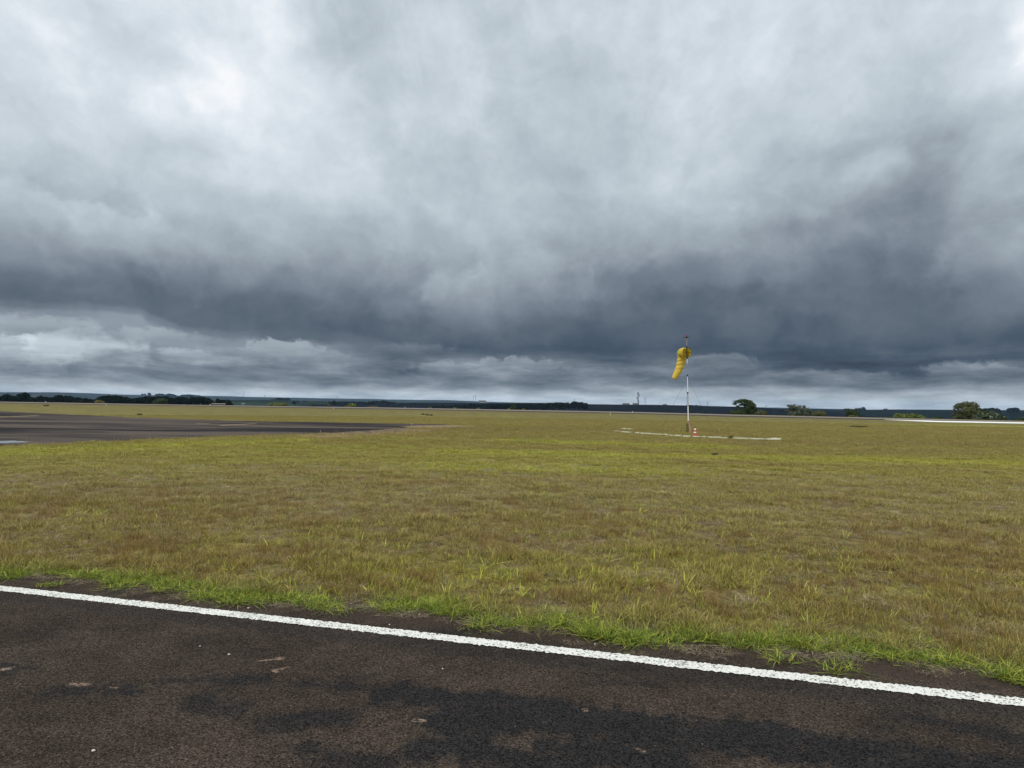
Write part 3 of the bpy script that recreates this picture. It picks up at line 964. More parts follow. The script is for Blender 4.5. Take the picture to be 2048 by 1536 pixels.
for r0, r1, dens, big in [(3, 10, 125, .9), (10, 18, 95, .95), (18, 32, 60, 1.0), (32, 60, 30, 1.15), (60, 90, 12, 1.2)]:
    P = field(wedge(r0, r1, dens))
    soil = np.zeros(len(P), bool)
    for p0, p1, wd in SOIL: soil |= (seg_np(P, p0, p1) < wd * rng.uniform(.7, 1.2, len(P))) & (rng.uniform(0, 1, len(P)) < .75)
    Ps = P[soil]; emit(Ps[::4], 'straw', .8, 1.5, big); P = P[~soil]
    wv = wob(P[:, 0], P[:, 1], 1.1, 7) + wob(P[:, 0], P[:, 1], 0.35, 9)
    u = rng.uniform(0, 1, len(P))
    lime = np.zeros(len(P), bool)
    for p0, p1, wd in LIME: lime |= seg_np(P, p0, p1) < wd
    isfine = (u < .52 - .16 * np.clip(wv, -1.5, 1.5)) & ~(lime & (u > .2))
    keep = (wob(P[:, 0], P[:, 1], 4.5, 51) + wob(P[:, 0], P[:, 1], 9.0, 52) * .7) > -1.15
    P, isfine = P[keep], isfine[keep]
    tall = big * np.clip(.92 + .30 * (wob(P[:, 0], P[:, 1], 2.6, 53) + .6 * wob(P[:, 0], P[:, 1], 6.0, 54)), .5, 1.6)
    emit(P[isfine], 'fine', .7, 1.25, tall[isfine]); emit(P[~isfine], 'mixed', .65, 1.2, tall[~isfine])
# broad yellow-green blades: thick near the taxiway and in drifts
for r0, r1, dens in [(3, 12, 30), (12, 25, 11), (25, 45, 5)]:
    P = field(wedge(r0, r1, dens))
    g_ = wob(P[:, 0], P[:, 1], 1.6, 21) + wob(P[:, 0], P[:, 1], .5, 22)
    ldv = ld_np(P)
    pr = np.clip(.42 + .45 * g_, 0.03, 1) * np.interp(ldv, [0, 1.8, 2.6, 5], [1.0, 1.0, .45, .12])
    P = P[rng.uniform(0, 1, len(P)) < pr]
    emit(P, 'broad', .55, 1.2)
# fine red-brown tufts between the yellow blades of the near field
P = field(wedge(3, 16, 62)); ldv = ld_np(P); g_ = wob(P[:, 0], P[:, 1], 2.2, 61) + wob(P[:, 0], P[:, 1], .7, 62)
pr = np.clip(.34 + .40 * g_, .04, 1) * np.interp(ldv, [.5, .9, 3.2, 6, 12], [.25, 1, .9, .35, .15])
emit(P[rng.uniform(0, 1, len(P)) < pr], 'brown', .6, 1.15)
# flat straw scattered in the turf
P = field(wedge(4, 20, 14)); emit(P, 'straw', .7, 1.2)
# tall thin stalks
P = field(wedge(4, 60, .9)); emit(P, 'stalk', .5, 1.0)
P = []
for k in range(260):
    u = rng.uniform(0, 1); i = int(u * (len(AP_NEAR) - 1)); a, b = AP_NEAR[i], AP_NEAR[i + 1]; q = rng.uniform(0, 1)
    g_ = ground(a[0] + (b[0] - a[0]) * q, a[1] + (b[1] - a[1]) * q + rng.uniform(-1, 6))
    P.append((g_.x, g_.y))
emit(np.array(P), 'stalk', .6, 1.2)
# green rosettes along the edge of the taxiway, straw in front of them
n = 700
s_ = rng.uniform(-3, 10.5, n); o_ = np.abs(rng.normal(0, .20, n)) + .44 + .09 * np.sin(s_ * 2.1) + .06 * np.sin(s_ * 5.3 + 1) + .05 * np.sin(s_ * 11.7 + 2)
P = np.stack([ORI.x + U.x * s_ + N.x * o_, ORI.y + U.y * s_ + N.y * o_], 1)
clump = wob(P[:, 0], P[:, 1], 4.0, 33)
emit(P[clump > -.12], 'edge', .30, .80)
n = 900
s_ = rng.uniform(-3, 10.5, n); o_ = np.abs(rng.normal(0, .16, n)) + .42 + .07 * np.sin(s_ * 2.1) + .05 * np.sin(s_ * 5.3 + 1) + .05 * np.sin(s_ * 11.7 + 2)
P = np.stack([ORI.x + U.x * s_ + N.x * o_, ORI.y + U.y * s_ + N.y * o_], 1)
emit(P[wob(P[:, 0], P[:, 1], 5.0, 71) + .6 * wob(P[:, 0], P[:, 1], 11.0, 72) > -.55], 'creep', .4, 1.0)
n = 300
s_ = rng.uniform(-3, 10.5, n); o_ = rng.normal(.43, .10, n) + .05 * np.sin(s_ * 2.1)
emit(np.stack([ORI.x + U.x * s_ + N.x * o_, ORI.y + U.y * s_ + N.y * o_], 1), 'straw', .3, .65)
for s_, o_ in [(.95, .34), (2.15, .25), (2.2, .3), (3.1, .33), (4.3, .30), (5.35, .26), (6.35, .28), (6.7, .2), (0.3, .2), (1.35, .36)]:
    q = ORI + U * s_ + N * o_; emit(np.array([[q.x, q.y], [q.x + .05, q.y + .03]]), 'creep', .7, 1.1); emit(np.array([[q.x, q.y]]), 'edge', .4, .6)

P = np.concatenate(P_all); K = np.concatenate(K_all); S = np.concatenate(S_all)
n = len(P)
gm = bpy.data.meshes.new('grass'); gm.vertices.add(n)
co = np.zeros((n, 3), np.float32); co[:, :2] = P
co[:, 2] = np.where(ld_np(P) < .5, .005, 0.0)
gm.vertices.foreach_set('co', co.ravel())
rot = np.zeros((n, 3), np.float32); rot[:, 2] = rng.uniform(0, 6.283, n); rot[:, 0] = rng.normal(0, .08, n); rot[:, 1] = rng.normal(0, .08, n)
gm.attributes.new('rot', 'FLOAT_VECTOR', 'POINT').data.foreach_set('vector', rot.ravel())
gm.attributes.new('scl', 'FLOAT', 'POINT').data.foreach_set('value', S.astype(np.float32))
gm.attributes.new('tuft', 'INT', 'POINT').data.foreach_set('value', K)
grass = link(bpy.data.objects.new('grass', gm)); grass['kind'] = 'stuff'
tag(grass, 'short mown airfield grass, olive and straw brown with yellow-green blades', 'grass')
ng = bpy.data.node_groups.new('grass_scatter', 'GeometryNodeTree')
ng.interface.new_socket('Geometry', in_out='INPUT', socket_type='NodeSocketGeometry')
ng.interface.new_socket('Geometry', in_out='OUTPUT', socket_type='NodeSocketGeometry')
gi = ng.nodes.new('NodeGroupInput'); go = ng.nodes.new('NodeGroupOutput')
ci = ng.nodes.new('GeometryNodeCollectionInfo'); ci.inputs['Collection'].default_value = tcol
ci.inputs['Separate Children'].default_value = True; ci.inputs['Reset Children'].default_value = True
iop = ng.nodes.new('GeometryNodeInstanceOnPoints'); iop.inputs['Pick Instance'].default_value = True


def named(nm, ty):
    nd = ng.nodes.new('GeometryNodeInputNamedAttribute'); nd.data_type = ty; nd.inputs['Name'].default_value = nm
    return nd.outputs['Attribute']


ng.links.new(gi.outputs[0], iop.inputs['Points']); ng.links.new(ci.outputs[0], iop.inputs['Instance'])
ng.links.new(named('tuft', 'INT'), iop.inputs['Instance Index'])
ng.links.new(named('rot', 'FLOAT_VECTOR'), iop.inputs['Rotation'])
ng.links.new(named('scl', 'FLOAT'), iop.inputs['Scale'])
ng.links.new(iop.outputs[0], go.inputs[0])
grass.modifiers.new('scatter', 'NODES').node_group = ng
print('grass tufts', n)


# ------------------------------------------------------------------ hills, base colours darkened for the cloud shadow over them
def hill_mat(c0, c1, c2, scale):
    def b(t, out):
        pos = t.new('ShaderNodeNewGeometry').outputs['Position']
        x, y, z = t.sep(pos)
        st_ = t.noise(t.xyz(t.m('MULTIPLY', x, scale), t.m('MULTIPLY', y, scale * 2.2), 0.0), 1.0, 5, 0.6)
        plots = t.sep(t.vor(t.xyz(t.m('MULTIPLY', x, scale * 1.4), t.m('MULTIPLY', y, scale * 2.6), 0.0), 1.0, 'F1', 'Color'))[0]
        c = t.mix(st_, c0, c1)
        c = t.mix(t.step(plots, 0.55, 0.75), c, c2)
        c = t.mix(1.0, c, t.ramp(t.noise(pos, scale * 40, 4, .7), [(.25, .7), (.75, 1.3)]), 'MULTIPLY')
        principled(t, out, c, 1.0, 0.0)
    return b


M_H_FAR = material('far_ridge', hill_mat((.014, .020, .020), (.024, .030, .026), (.018, .026, .022), 1 / 900))
M_H_FIELD = material('green_fields', hill_mat((.016, .030, .020), (.028, .042, .024), (.012, .020, .016), 1 / 420))
M_H_DARK = material('ploughed_cloud_shade_slope', hill_mat((.004, .006, .009), (.008, .009, .011), (.005, .007, .009), 1 / 300))  # cloud shadow on the slope is painted in as a near-black base colour
M_H_RIGHT = material('wooded_cloud_shade_slope', hill_mat((.004, .009, .010), (.008, .014, .012), (.006, .011, .011), 1 / 300))  # cloud shadow painted into this slope's colour as well


def hill(name, crest, Rc, front, mat, rough=1.0, seed=0):
    """a rounded ridge at distance Rc whose crest follows the given bearings and heights"""
    r = np.random.default_rng(seed)
    xs = np.array([c[0] for c in crest], float); ys = np.array([c[1] for c in crest], float)
    px = np.arange(xs[0], xs[-1] + 1, 8.0); py = np.interp(px, xs, ys)
    bump_ = sum(np.sin(px / l + r.uniform(0, 6)) * a for l, a in ((60, .35), (25, .2), (11, .12))) * rough
    v, f = [], []
    prof = [(0.0, 0.0), (.25, .30), (.5, .62), (.75, .88), (.92, .985), (1.0, 1.0), (1.12, .97), (1.3, .6), (1.6, 0.0)]
    for x_, y_ in zip(px, py + bump_):
        a, e = azel(x_, y_); zc = CAM_H + Rc * math.tan(e)
        for u, h in prof:
            rr_ = front + (Rc - front) * u
            v.append(tuple(polar(a, rr_, -42 + (zc + 42) * h)))
    m = len(prof)
    for i in range(len(px) - 1):
        for k in range(m - 1): f.append((i * m + k, (i + 1) * m + k, (i + 1) * m + k + 1, i * m + k + 1))
    o = mesh_obj(name, v, f, mat, smooth=True); o['kind'] = 'structure'
    return o


H_FAR = [(-400, 777), (-100, 783), (0, 784.4), (100, 784.8), (180, 786.5), (260, 789.5), (330, 790.5), (400, 791.5), (512, 794.2), (640, 796.2), (700, 797), (780, 799), (860, 800), (900, 800.5), (960, 803), (1024, 804.5),
         (1170, 808), (1300, 811), (1450, 813), (1560, 815.5), (1700, 818.5), (1850, 821), (2100, 825), (2400, 830)]
hill('hills', H_FAR, 9000, 5200, M_H_FAR, .6, 1)
hill('hills', [(-300, 799), (0, 798), (200, 799), (380, 800), (470, 800), (520, 800), (600, 801.5), (660, 803), (720, 804), (800, 805.0), (860, 806), (940, 808), (1040, 812), (1150, 818)], 3000, 1500, M_H_FIELD, .6, 2)
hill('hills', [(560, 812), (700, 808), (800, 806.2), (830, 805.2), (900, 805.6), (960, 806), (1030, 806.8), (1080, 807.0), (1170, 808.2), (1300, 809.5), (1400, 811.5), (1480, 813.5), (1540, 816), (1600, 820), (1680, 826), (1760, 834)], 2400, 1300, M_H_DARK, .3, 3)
hill('hills', [(1380, 830), (1450, 819), (1530, 817.3), (1600, 817.8), (1650, 818.6), (1700, 819.5), (1800, 819.0), (1900, 819.5), (2048, 820.3), (2200, 822), (2500, 826)], 3200, 1700, M_H_RIGHT, .3, 4)


# ------------------------------------------------------------------ trees
def leaf_mat(name, cols, trans=0.18, rough=0.6, spec=0.2):
    def b(t, out):
        r_ = t.new('ShaderNodeAttribute', attribute_name='rnd').outputs['Fac']
        n = len(cols)
        c = t.ramp(r_, [(i / (n - 1), q) for i, q in enumerate(cols)], color=True)
        principled(t, out, c, rough, spec, trans=trans)
    return material(name, b)


M_L_DARK = leaf_mat('dark_green_leaves', [(.022, .038, .014), (.035, .056, .018), (.05, .075, .022)])
M_L_OLIVE = leaf_mat('olive_leaves', [(.05, .06, .022), (.085, .095, .035), (.13, .13, .05)])
M_L_PALE = leaf_mat('grey_green_leaves', [(.05, .07, .045), (.085, .105, .07), (.15, .17, .12)])
M_L_SPECK = leaf_mat('dark_leaves_with_pale_clusters', [(.022, .034, .016), (.03, .045, .022), (.05, .07, .035), (.24, .27, .18)])
M_L_LIME = leaf_mat('yellow_green_leaves', [(.03, .05, .012), (.11, .14, .03), (.24, .26, .07)])
M_L_STRAW = leaf_mat('straw_yellow_leaves', [(.09, .075, .03), (.16, .125, .05), (.22, .17, .08)])
M_L_FAR = leaf_mat('far_forest_leaves', [(.006, .011, .008), (.009, .015, .009), (.013, .019, .011)], .05, 1.0, 0.0)
M_BARK = worn('bark', (.09, .07, .055), .35, 3.0, .95, .1)


def crown_quads(lumps, n, leaf, seed, shell=0.55, flat=0.0):
    """leaf-size faces spread through a crown made of several lobes (centre, radii)"""
    r = np.random.default_rng(seed)
    vol = np.array([l[1][0] * l[1][1] * l[1][2] for l in lumps]) ** .7; vol /= vol.sum()
    which = r.choice(len(lumps), n, p=vol)
    C = np.array([l[0] for l in lumps])[which]; Rd = np.array([l[1] for l in lumps])[which]
    d = r.normal(size=(n, 3)); d /= np.linalg.norm(d, axis=1)[:, None]
    q = shell + (1 - shell) * r.uniform(0, 1, n) ** .6
    q *= 1 + .14 * np.sin(d[:, 0] * 6 + which) * np.sin(d[:, 2] * 7 + which * 2) + r.normal(0, .05, n)
    P_ = C + Rd * d * q[:, None]
    nrm = d + r.normal(0, .55, (n, 3)); nrm[:, 2] += flat; nrm /= np.linalg.norm(nrm, axis=1)[:, None]
    ref = r.normal(size=(n, 3)); a = np.cross(nrm, ref); a /= np.linalg.norm(a, axis=1)[:, None]; b = np.cross(nrm, a)
    s1 = leaf * r.uniform(.6, 1.4, n)[:, None]; s2 = leaf * r.uniform(.4, 1.0, n)[:, None]
    k = r.normal(0, .25, (n, 1))
    Q = np.stack([P_ - a * s1, P_ - b * s2 + nrm * s1 * k, P_ + a * s1, P_ + b * s2 + nrm * s1 * k], 1)
    Q[:, :, 2] = np.maximum(Q[:, :, 2], 0.02)
    return Q, r.uniform(0, 1, n)


def quads_obj(name, Q, rn, mat, parent=None):
    n = len(Q); me = bpy.data.meshes.new(name)
    me.vertices.add(4 * n); me.vertices.foreach_set('co', Q.reshape(-1).astype(np.float32))
    me.loops.add(4 * n); me.loops.foreach_set('vertex_index', np.arange(4 * n, dtype=np.int32))
    me.polygons.add(n); me.polygons.foreach_set('loop_start', np.arange(0, 4 * n, 4, dtype=np.int32))
    me.polygons.foreach_set('loop_total', np.full(n, 4, np.int32))
    me.update(calc_edges=True); me.materials.append(mat)
    me.attributes.new('rnd', 'FLOAT', 'POINT').data.foreach_set('value', np.repeat(rn, 4).astype(np.float32))
    return link(bpy.data.objects.new(name, me), parent)


class Spot:
    """where a tree stands: bearing from the photograph, its own distance, scale in metres per photograph pixel"""
    def __init__(s, px, beyond=55.0, r=None):
        s.a = azel(px, 815)[0]; s.r = r or edge_r(s.a) + beyond
        s.z = terrain_z(s.r, s.a); s.m = s.r / F; s.px = px
        s.loc = polar(s.a, s.r, s.z)
        s.hor = 797 + (822.6 - 797) * px / 2048.0

    def up(s, py):
        """height above the foot of a photograph row"""
        return CAM_H + (s.hor - py) * s.m - s.z

    def side(s, px): return (px - s.px) * s.m


def tree(name, sp, label, cat, lumps, mat, leaf=.28, n=2500, seed=1, shell=.55, trunk=True, group=None, flat=0.2, limbs=4, jut=None, tr=.16):
    """lumps: (px, py, half width px, half height px[, depth px])"""
    root = empty(name, sp.loc, label, cat, group, rz=-sp.a)
    L = []
    for q in lumps:
        dp = q[4] if len(q) > 4 else q[2]
        L.append(((sp.side(q[0]), (hash((q[0], q[1])) % 7 - 3) * .06 * q[2] * sp.m, sp.up(q[1])), (q[2] * sp.m, dp * sp.m, q[3] * sp.m)))
    Q, rn = crown_quads(L, n, leaf, seed, shell, flat)
    if trunk:
        mb = MB(); r = random.Random(seed)
        zc = sum(l[0][2] for l in L) / len(L)
        base = max(.5, min(l[0][2] - l[1][2] * .5 for l in L))
        top = Vector((sum(l[0][0] for l in L) / len(L), 0, max(base + .5, zc)))
        mb.tube([(0, 0, -.2), (0.03, 0, base * .5), tuple(Vector((0, 0, base)).lerp(Vector((top.x, 0, base)), .3)), tuple(top)], [tr * 1.3, tr, tr * .8, tr * .3], 7)
        for l in L[:limbs + 4]:
            c = Vector(l[0]); s0 = Vector((top.x * .2, 0, base * r.uniform(.55, .95)))
            mid = s0.lerp(c, .55) + Vector((0, 0, -.08 * (c - s0).length + .2))
            mb.tube([s0, mid, c], [tr * .55, tr * .4, tr * .15], 5)
            if jut:
                for k in range(3):
                    d = Vector((r.uniform(-1, 1), r.uniform(-1, 1), r.uniform(0, 1))).normalized()
                    mb.tube([mid, c + Vector((d.x * l[1][0], d.y * l[1][1], d.z * l[1][2])) * .8], [tr * .25, tr * .1], 4)
        mb.build('trunk', M_BARK, root, smooth=True)
    quads_obj('crown', Q, rn, mat, root)
    return root


# along the far side of the runway, right to left as they stand
sp = Spot(1490)
tree('umbrella_tree', sp, 'tall dark tree with a spreading umbrella crown and sky gaps, right of the windsock', 'tree',
     [(1478, 804, 11, 3), (1487, 801.5, 11, 3), (1497, 805, 9, 4.5), (1504, 812, 7, 6), (1494, 817, 10, 7), (1485, 822, 12, 6), (1500, 824, 12, 7), (1471, 808, 5, 2), (1480, 826, 14, 6), (1470, 825, 9, 5), (1477, 813, 3, 2.5), (1508, 818, 5, 5), (1491, 808, 8, 4), (1500, 811, 8, 5), (1484, 809.5, 5, 2.5)],
     M_L_DARK, .20, 4200, 2, .35, jut=True)
sp = Spot(1523, 48)
tree('bush', sp, 'low pale bush at the foot of the umbrella tree', 'bush', [(1518, 826, 6, 4.5), (1527, 826, 7, 4.5), (1523, 823, 5, 3)], M_L_OLIVE, .16, 900, 3, tr=.08)
sp = Spot(1598)
tree('feathery_tree', sp, 'grey-green feathery tree with upright forked branch tips', 'tree',
     [(1581, 812, 5, 2), (1586, 816, 7, 6), (1597, 818, 9, 8), (1607, 813, 3, 3), (1610, 820, 8, 6), (1592, 827, 15, 6), (1608, 827, 12, 6), (1578, 822, 6, 2.5), (1617, 822, 5, 3), (1590, 811, 2.5, 2.5)],
     M_L_PALE, .17, 3200, 4, .3, jut=True, flat=-.2)
for k, (x_, y_, a) in enumerate([(1579, 810, -.6), (1590, 809, .3), (1607, 810, .6), (1584, 811, -.2)]):
    pass
sp = Spot(1640, 50)
tree('bush', sp, 'rounded dark bush between the feathery tree and the small paired tree', 'bush', [(1638, 827, 11, 6), (1643, 828, 9, 5), (1639, 823, 5, 2.5)], M_L_OLIVE, .17, 1500, 5, tr=.08)
sp = Spot(1705, 55)
tree('small_tree', sp, 'small dark dome tree with a lighter skirt of leaves under a far tree clump', 'tree', [(1703, 823, 9, 5), (1709, 827, 8, 6), (1699, 827, 6, 7), (1706, 821, 5, 3)], M_L_DARK, .17, 1600, 6, tr=.1)
sp = Spot(1707, 46)
tree('bush', sp, 'small yellowish bush in front of the small dark dome tree', 'bush', [(1705, 832, 8, 3.5), (1711, 833, 5, 3)], M_L_OLIVE, .14, 500, 7, tr=.05)
sp = Spot(1770, 50)
tree('bush', sp, 'tiny dark bush just left of the bright yellow-green shrub', 'bush', [(1769, 835, 6, 3), (1777, 834.5, 5, 2.5)], M_L_DARK, .14, 450, 8, tr=.05)
sp = Spot(1818, 45)
tree('bright_shrub', sp, 'bright yellow-green broad shrub with two rounded lobes', 'shrub', [(1803, 832, 10, 6), (1812, 831, 8, 5), (1824, 831, 9, 5.5), (1834, 833, 9, 5), (1818, 834, 10, 5)], M_L_LIME, .19, 2200, 9, .7, tr=.08)
sp = Spot(1874, 50)
tree('bush', sp, 'low dark bush in the gap left of the tall drooping tree', 'bush', [(1869, 836, 6, 3.5), (1877, 835, 6, 4), (1884, 837, 4, 2.5)], M_L_DARK, .15, 700, 10, tr=.05)
sp = Spot(1935, 55)
tree('drooping_tree', sp, 'largest tree at the right, olive green with a tall rounded drooping crown', 'tree',
     [(1934, 811, 11, 6), (1943, 814, 10, 8), (1924, 813, 8, 5), (1918, 816, 4.5, 4), (1936, 822, 17, 10), (1928, 831, 16, 9), (1945, 829, 14, 10), (1937, 834, 18, 7), (1916, 822, 3, 4)],
     M_L_OLIVE, .20, 4600, 11, .35, jut=True)
sp = Spot(1958, 70)
tree('dark_tree', sp, 'dark tree tucked behind the right side of the drooping tree', 'tree', [(1958, 826, 11, 8), (1968, 825, 8, 5), (1956, 834, 13, 7)], M_L_DARK, .2, 1700, 12)
sp = Spot(1982, 45)
tree('flowering_bush', sp, 'wide dark bush speckled with pale leaf clusters, right of the drooping tree', 'bush', [(1970, 833, 12, 8), (1982, 832, 14, 9), (1994, 835, 10, 7), (1962, 837, 8, 5)], M_L_SPECK, .24, 2000, 13, .8, tr=.1)
sp = Spot(2003, 62)
tree('bush', sp, 'dark bush edging the speckled bush on its right side', 'bush', [(2000, 834, 8, 6), (2006, 837, 5, 4)], M_L_DARK, .18, 700, 14, tr=.06)
sp = Spot(2020, 55)
tree('bush', sp, 'short dark bush alone between the speckled bush and the picture edge', 'bush', [(2016, 840, 6, 3), (2023, 839, 5, 2.5)], M_L_DARK, .15, 450, 15, tr=.05)
sp = Spot(2042, 55)
tree('bush', sp, 'dark round bush at the far right end of the tree row', 'bush', [(2038, 839, 7, 4), (2047, 837, 8, 6)], M_L_DARK, .17, 900, 16, tr=.06)
# left half, bushes beyond the runway
sp = Spot(320, 70)
tree('dome_tree', sp, 'single dark green dome-shaped tree before the dark woods at the left', 'tree', [(320, 803, 9, 6), (325, 801, 7, 4.5), (315, 805, 8, 4), (326, 806, 6, 4)], M_L_DARK, .33, 1300, 20)
sp = Spot(199, 60)
tree('dry_bush', sp, 'straw-yellow bush before the dark woods at the left', 'bush', [(197, 803.5, 6, 3.5), (203, 804.5, 5, 2.5)], M_L_STRAW, .28, 450, 21, tr=.07)
sp = Spot(131, 60)
tree('dry_bush', sp, 'flat yellowish bush, leftmost beyond the runway', 'bush', [(126, 805.4, 6, 1.3), (139, 806, 4, 1.2)], M_L_OLIVE, .28, 260, 22, tr=.06)
sp = Spot(556, 55)
tree('hedge_bush', sp, 'wide flat dark green bush standing before green fields', 'bush', [(544, 809, 7, 3.5), (553, 808.3, 8, 4.2), (562, 808.6, 8, 3.6), (569, 809.5, 6, 3), (556, 810.5, 14, 3)], M_L_LIME, .28, 1100, 23, tr=.08)
sp = Spot(627, 50)
tree('bush', sp, 'small dark forked bush right of the wide flat bush', 'bush', [(625, 810.5, 2.6, 2.6), (630, 809.6, 2.2, 2.4), (627, 811.5, 4, 1.8)], M_L_DARK, .24, 320, 24, tr=.06)
sp = Spot(658, 50)
tree('bush', sp, 'small narrow green bush near a white marker post', 'bush', [(658, 810.8, 3.2, 2.6), (656, 808.8, 1.6, 1.8)], M_L_OLIVE, .22, 300, 25, tr=.05)
sp = Spot(703, 55)
tree('small_tree', sp, 'small bright green tree with a spiky top beside straw bushes', 'tree', [(702, 809, 5, 3), (706, 811, 6, 3.5), (698, 812, 5, 2.5), (703, 807, 2, 1.6)], M_L_LIME, .24, 700, 26, jut=True, tr=.09)
sp = Spot(695, 45)
tree('dry_bush', sp, 'straw-yellow bush at the foot of the small spiky tree', 'bush', [(693, 813, 5, 1.8), (699, 813.3, 4, 1.5)], M_L_STRAW, .22, 260, 27, tr=.05)
sp = Spot(746, 45)
tree('dry_bush', sp, 'long flat straw-yellow bush right of the small spiky tree', 'bush', [(740, 814, 5, 1.7), (747, 813.6, 5, 1.9), (753, 814, 4, 1.6)], M_L_STRAW, .22, 380, 28, tr=.05)
for x_, yy, ww, lab in [(860, 816.2, 3.6, 'rounded straw-yellow bush, leftmost of the three in a spaced row before the fields'), (908.5, 817.4, 3.2, 'rounded straw-yellow bush, middle of the three in a spaced row before the fields'), (956.5, 818, 3.9, 'rounded straw-yellow bush, rightmost of the three in a spaced row before the fields')]:
    sp = Spot(x_, 40)
    tree('dry_bush', sp, lab, 'bush', [(x_, yy, ww, 2.4), (x_ + 2, yy - .5, ww * .6, 2.0)], M_L_STRAW, .18, 330, int(x_), tr=.05, group='straw-yellow bushes beyond the runway')
sp = Spot(1026, 50)
tree('conical_tree', sp, 'dark conical tree standing alone near the centre beyond the runway', 'tree', [(1026, 809, 3, 3.5), (1027, 813, 4.5, 4), (1024, 816, 4.5, 4), (1029, 817, 4, 4)], M_L_DARK, .22, 1100, 31, tr=.1)
sp = Spot(1018, 42)
tree('dry_bush', sp, 'yellow bush at the left foot of the dark conical tree', 'bush', [(1018, 819, 4, 2.2)], M_L_STRAW, .18, 260, 32, tr=.05)
sp = Spot(1047, 42)
tree('dry_bush', sp, 'rusty yellow bush right of the dark conical tree', 'bush', [(1047, 819, 3, 2.2)], M_L_STRAW, .18, 240, 33, tr=.05)
sp = Spot(1390, 40)
tree('dry_bush', sp, 'flat yellowish bush just right of the windsock pole beyond the runway', 'bush', [(1393, 827.2, 6, 1.2), (1399, 827.4, 4, 1.0)], M_L_STRAW, .16, 240, 34, tr=.04)


# far woods that read as one mass
def woods(name, crowns, r, mat, leaf, per, seed, label):
    rr_ = np.random.default_rng(seed); Qs, rs = [], []
    for (px, top, wpx, hpx) in crowns:
        rd = r * rr_.uniform(.94, 1.06); m_ = rd / F; p = at(px, top + hpx, rd)
        L = [((p.x, p.y, p.z), (wpx * m_, wpx * m_, hpx * m_)),
             ((p.x + rr_.normal(0, .4) * wpx * m_, p.y + rr_.normal(0, .4) * wpx * m_, p.z - hpx * m_ * .7), (wpx * m_ * .9, wpx * m_ * .9, hpx * m_ * .9))]
        Q, rn = crown_quads([((a[0], a[1], a[2] + 200), b) for a, b in L], per, leaf, int(rr_.integers(1e6)), .25)
        Q[:, :, 2] -= 200
        Qs.append(Q); rs.append(rn)
    o = quads_obj(name, np.concatenate(Qs), np.concatenate(rs), mat); o['kind'] = 'stuff'
    return tag(o, label, 'woodland')


def belt(prof, dens, w0, w1, h, seed):
    r = np.random.default_rng(seed); xs = [p[0] for p in prof]; ys = [p[1] for p in prof]; out_ = []
    n_ = int((xs[-1] - xs[0]) * dens)
    for k in range(n_):
        x_ = r.uniform(xs[0], xs[-1]); y_ = float(np.interp(x_, xs, ys)) + abs(r.normal(0, 1.2))
        out_.append((x_, y_, r.uniform(w0, w1), h * r.uniform(.7, 1.2)))
    return out_


EUC = [(-120, 790), (-40, 791), (0, 794), (6, 790), (16, 788.5), (26, 793), (36, 793), (42, 787), (50, 785.5), (58, 789), (64, 796), (72, 796), (80, 792.5), (92, 794), (106, 796), (114, 791), (126, 790.5), (140, 793), (152, 796), (160, 795), (172, 798),
       (188, 799), (199, 796), (203, 792.5), (214, 791.5), (235, 792), (250, 794), (258, 797), (272, 796), (290, 794), (300, 792.5), (320, 792.8), (336, 793), (342, 797), (350, 797), (356, 793.5), (364, 793.5), (368, 797), (376, 794.5), (392, 795),
       (410, 794.5), (418, 796), (422, 803), (430, 802), (434, 796.5), (440, 798), (446, 800), (456, 798.5), (462, 806)]
woods('woodland', belt(EUC, .55, 3, 6.5, 5.5, 41), 820, M_L_FAR, 1.15, 190, 41, 'dark belt of tall trees beyond the runway at the left')
CEN = [(770, 803.5), (800, 806), (815, 808), (812, 808)]
woods('woodland', belt([(660, 803.5), (690, 803.2), (730, 803.2), (760, 801.5), (768, 800.5), (775, 803), (810, 807), (816, 809)], .5, 2.5, 5, 1.6, 42), 2300, M_L_FAR, 2.6, 90, 42, 'dark tree line across the mid-distance fields')
woods('woodland', belt([(860, 812), (900, 811), (930, 808.5), (980, 807.5), (1030, 806.2), (1060, 806.0), (1085, 805.6), (1108, 805), (1113, 803.6), (1122, 804.6), (1140, 804.5), (1146, 803), (1152, 803.4), (1156, 803), (1163, 803.2), (1168, 806), (1174, 807)], .7, 3, 6, 4.2, 43), 1300, M_L_FAR, 1.6, 170, 43, 'dark solid forest left of the factory smoke')
woods('woodland', belt([(314, 787.8), (330, 787.3), (345, 788), (349, 791)], .6, 3, 6, 1.8, 44), 6000, M_L_FAR, 6, 110, 44, 'flat-topped plantation on the ridge above the dark belt')
woods('woodland', belt([(364, 789.5), (385, 789.0), (400, 791), (410, 793)], .6, 3, 6, 1.8, 45), 6000, M_L_FAR, 6, 110, 45, 'second, lower plantation on the ridge right of the flat-topped one')
woods('woodland', belt([(544, 799), (556, 795.4), (574, 795.0), (576, 798)], .7, 2.5, 5, 2.0, 46), 3400, M_L_FAR, 3.6, 120, 46, 'dark grove on the field slope above the wide flat bush')
woods('woodland', belt([(1366, 811), (1370, 810.3), (1400, 810.6), (1402, 812)], .6, 3, 5, 1.2, 47), 2300, M_L_FAR, 2.4, 90, 47, 'low dark grove on the slope behind the windsock pole')
woods('woodland', belt([(1950, 815), (1956, 814.4), (1962, 817), (1990, 816.5), (1996, 817), (1999, 820)], .8, 2.5, 4.5, 2.5, 48), 2600, M_L_FAR, 2.6, 110, 48, 'dark grove on the ridge behind the speckled bush')
woods('woodland', belt([(2018, 817), (2022, 815.6), (2034, 816), (2037, 818)], .9, 2.5, 4, 2.2, 49), 2600, M_L_FAR, 2.6, 110, 49, 'square-cut dark grove on the ridge at the far right')
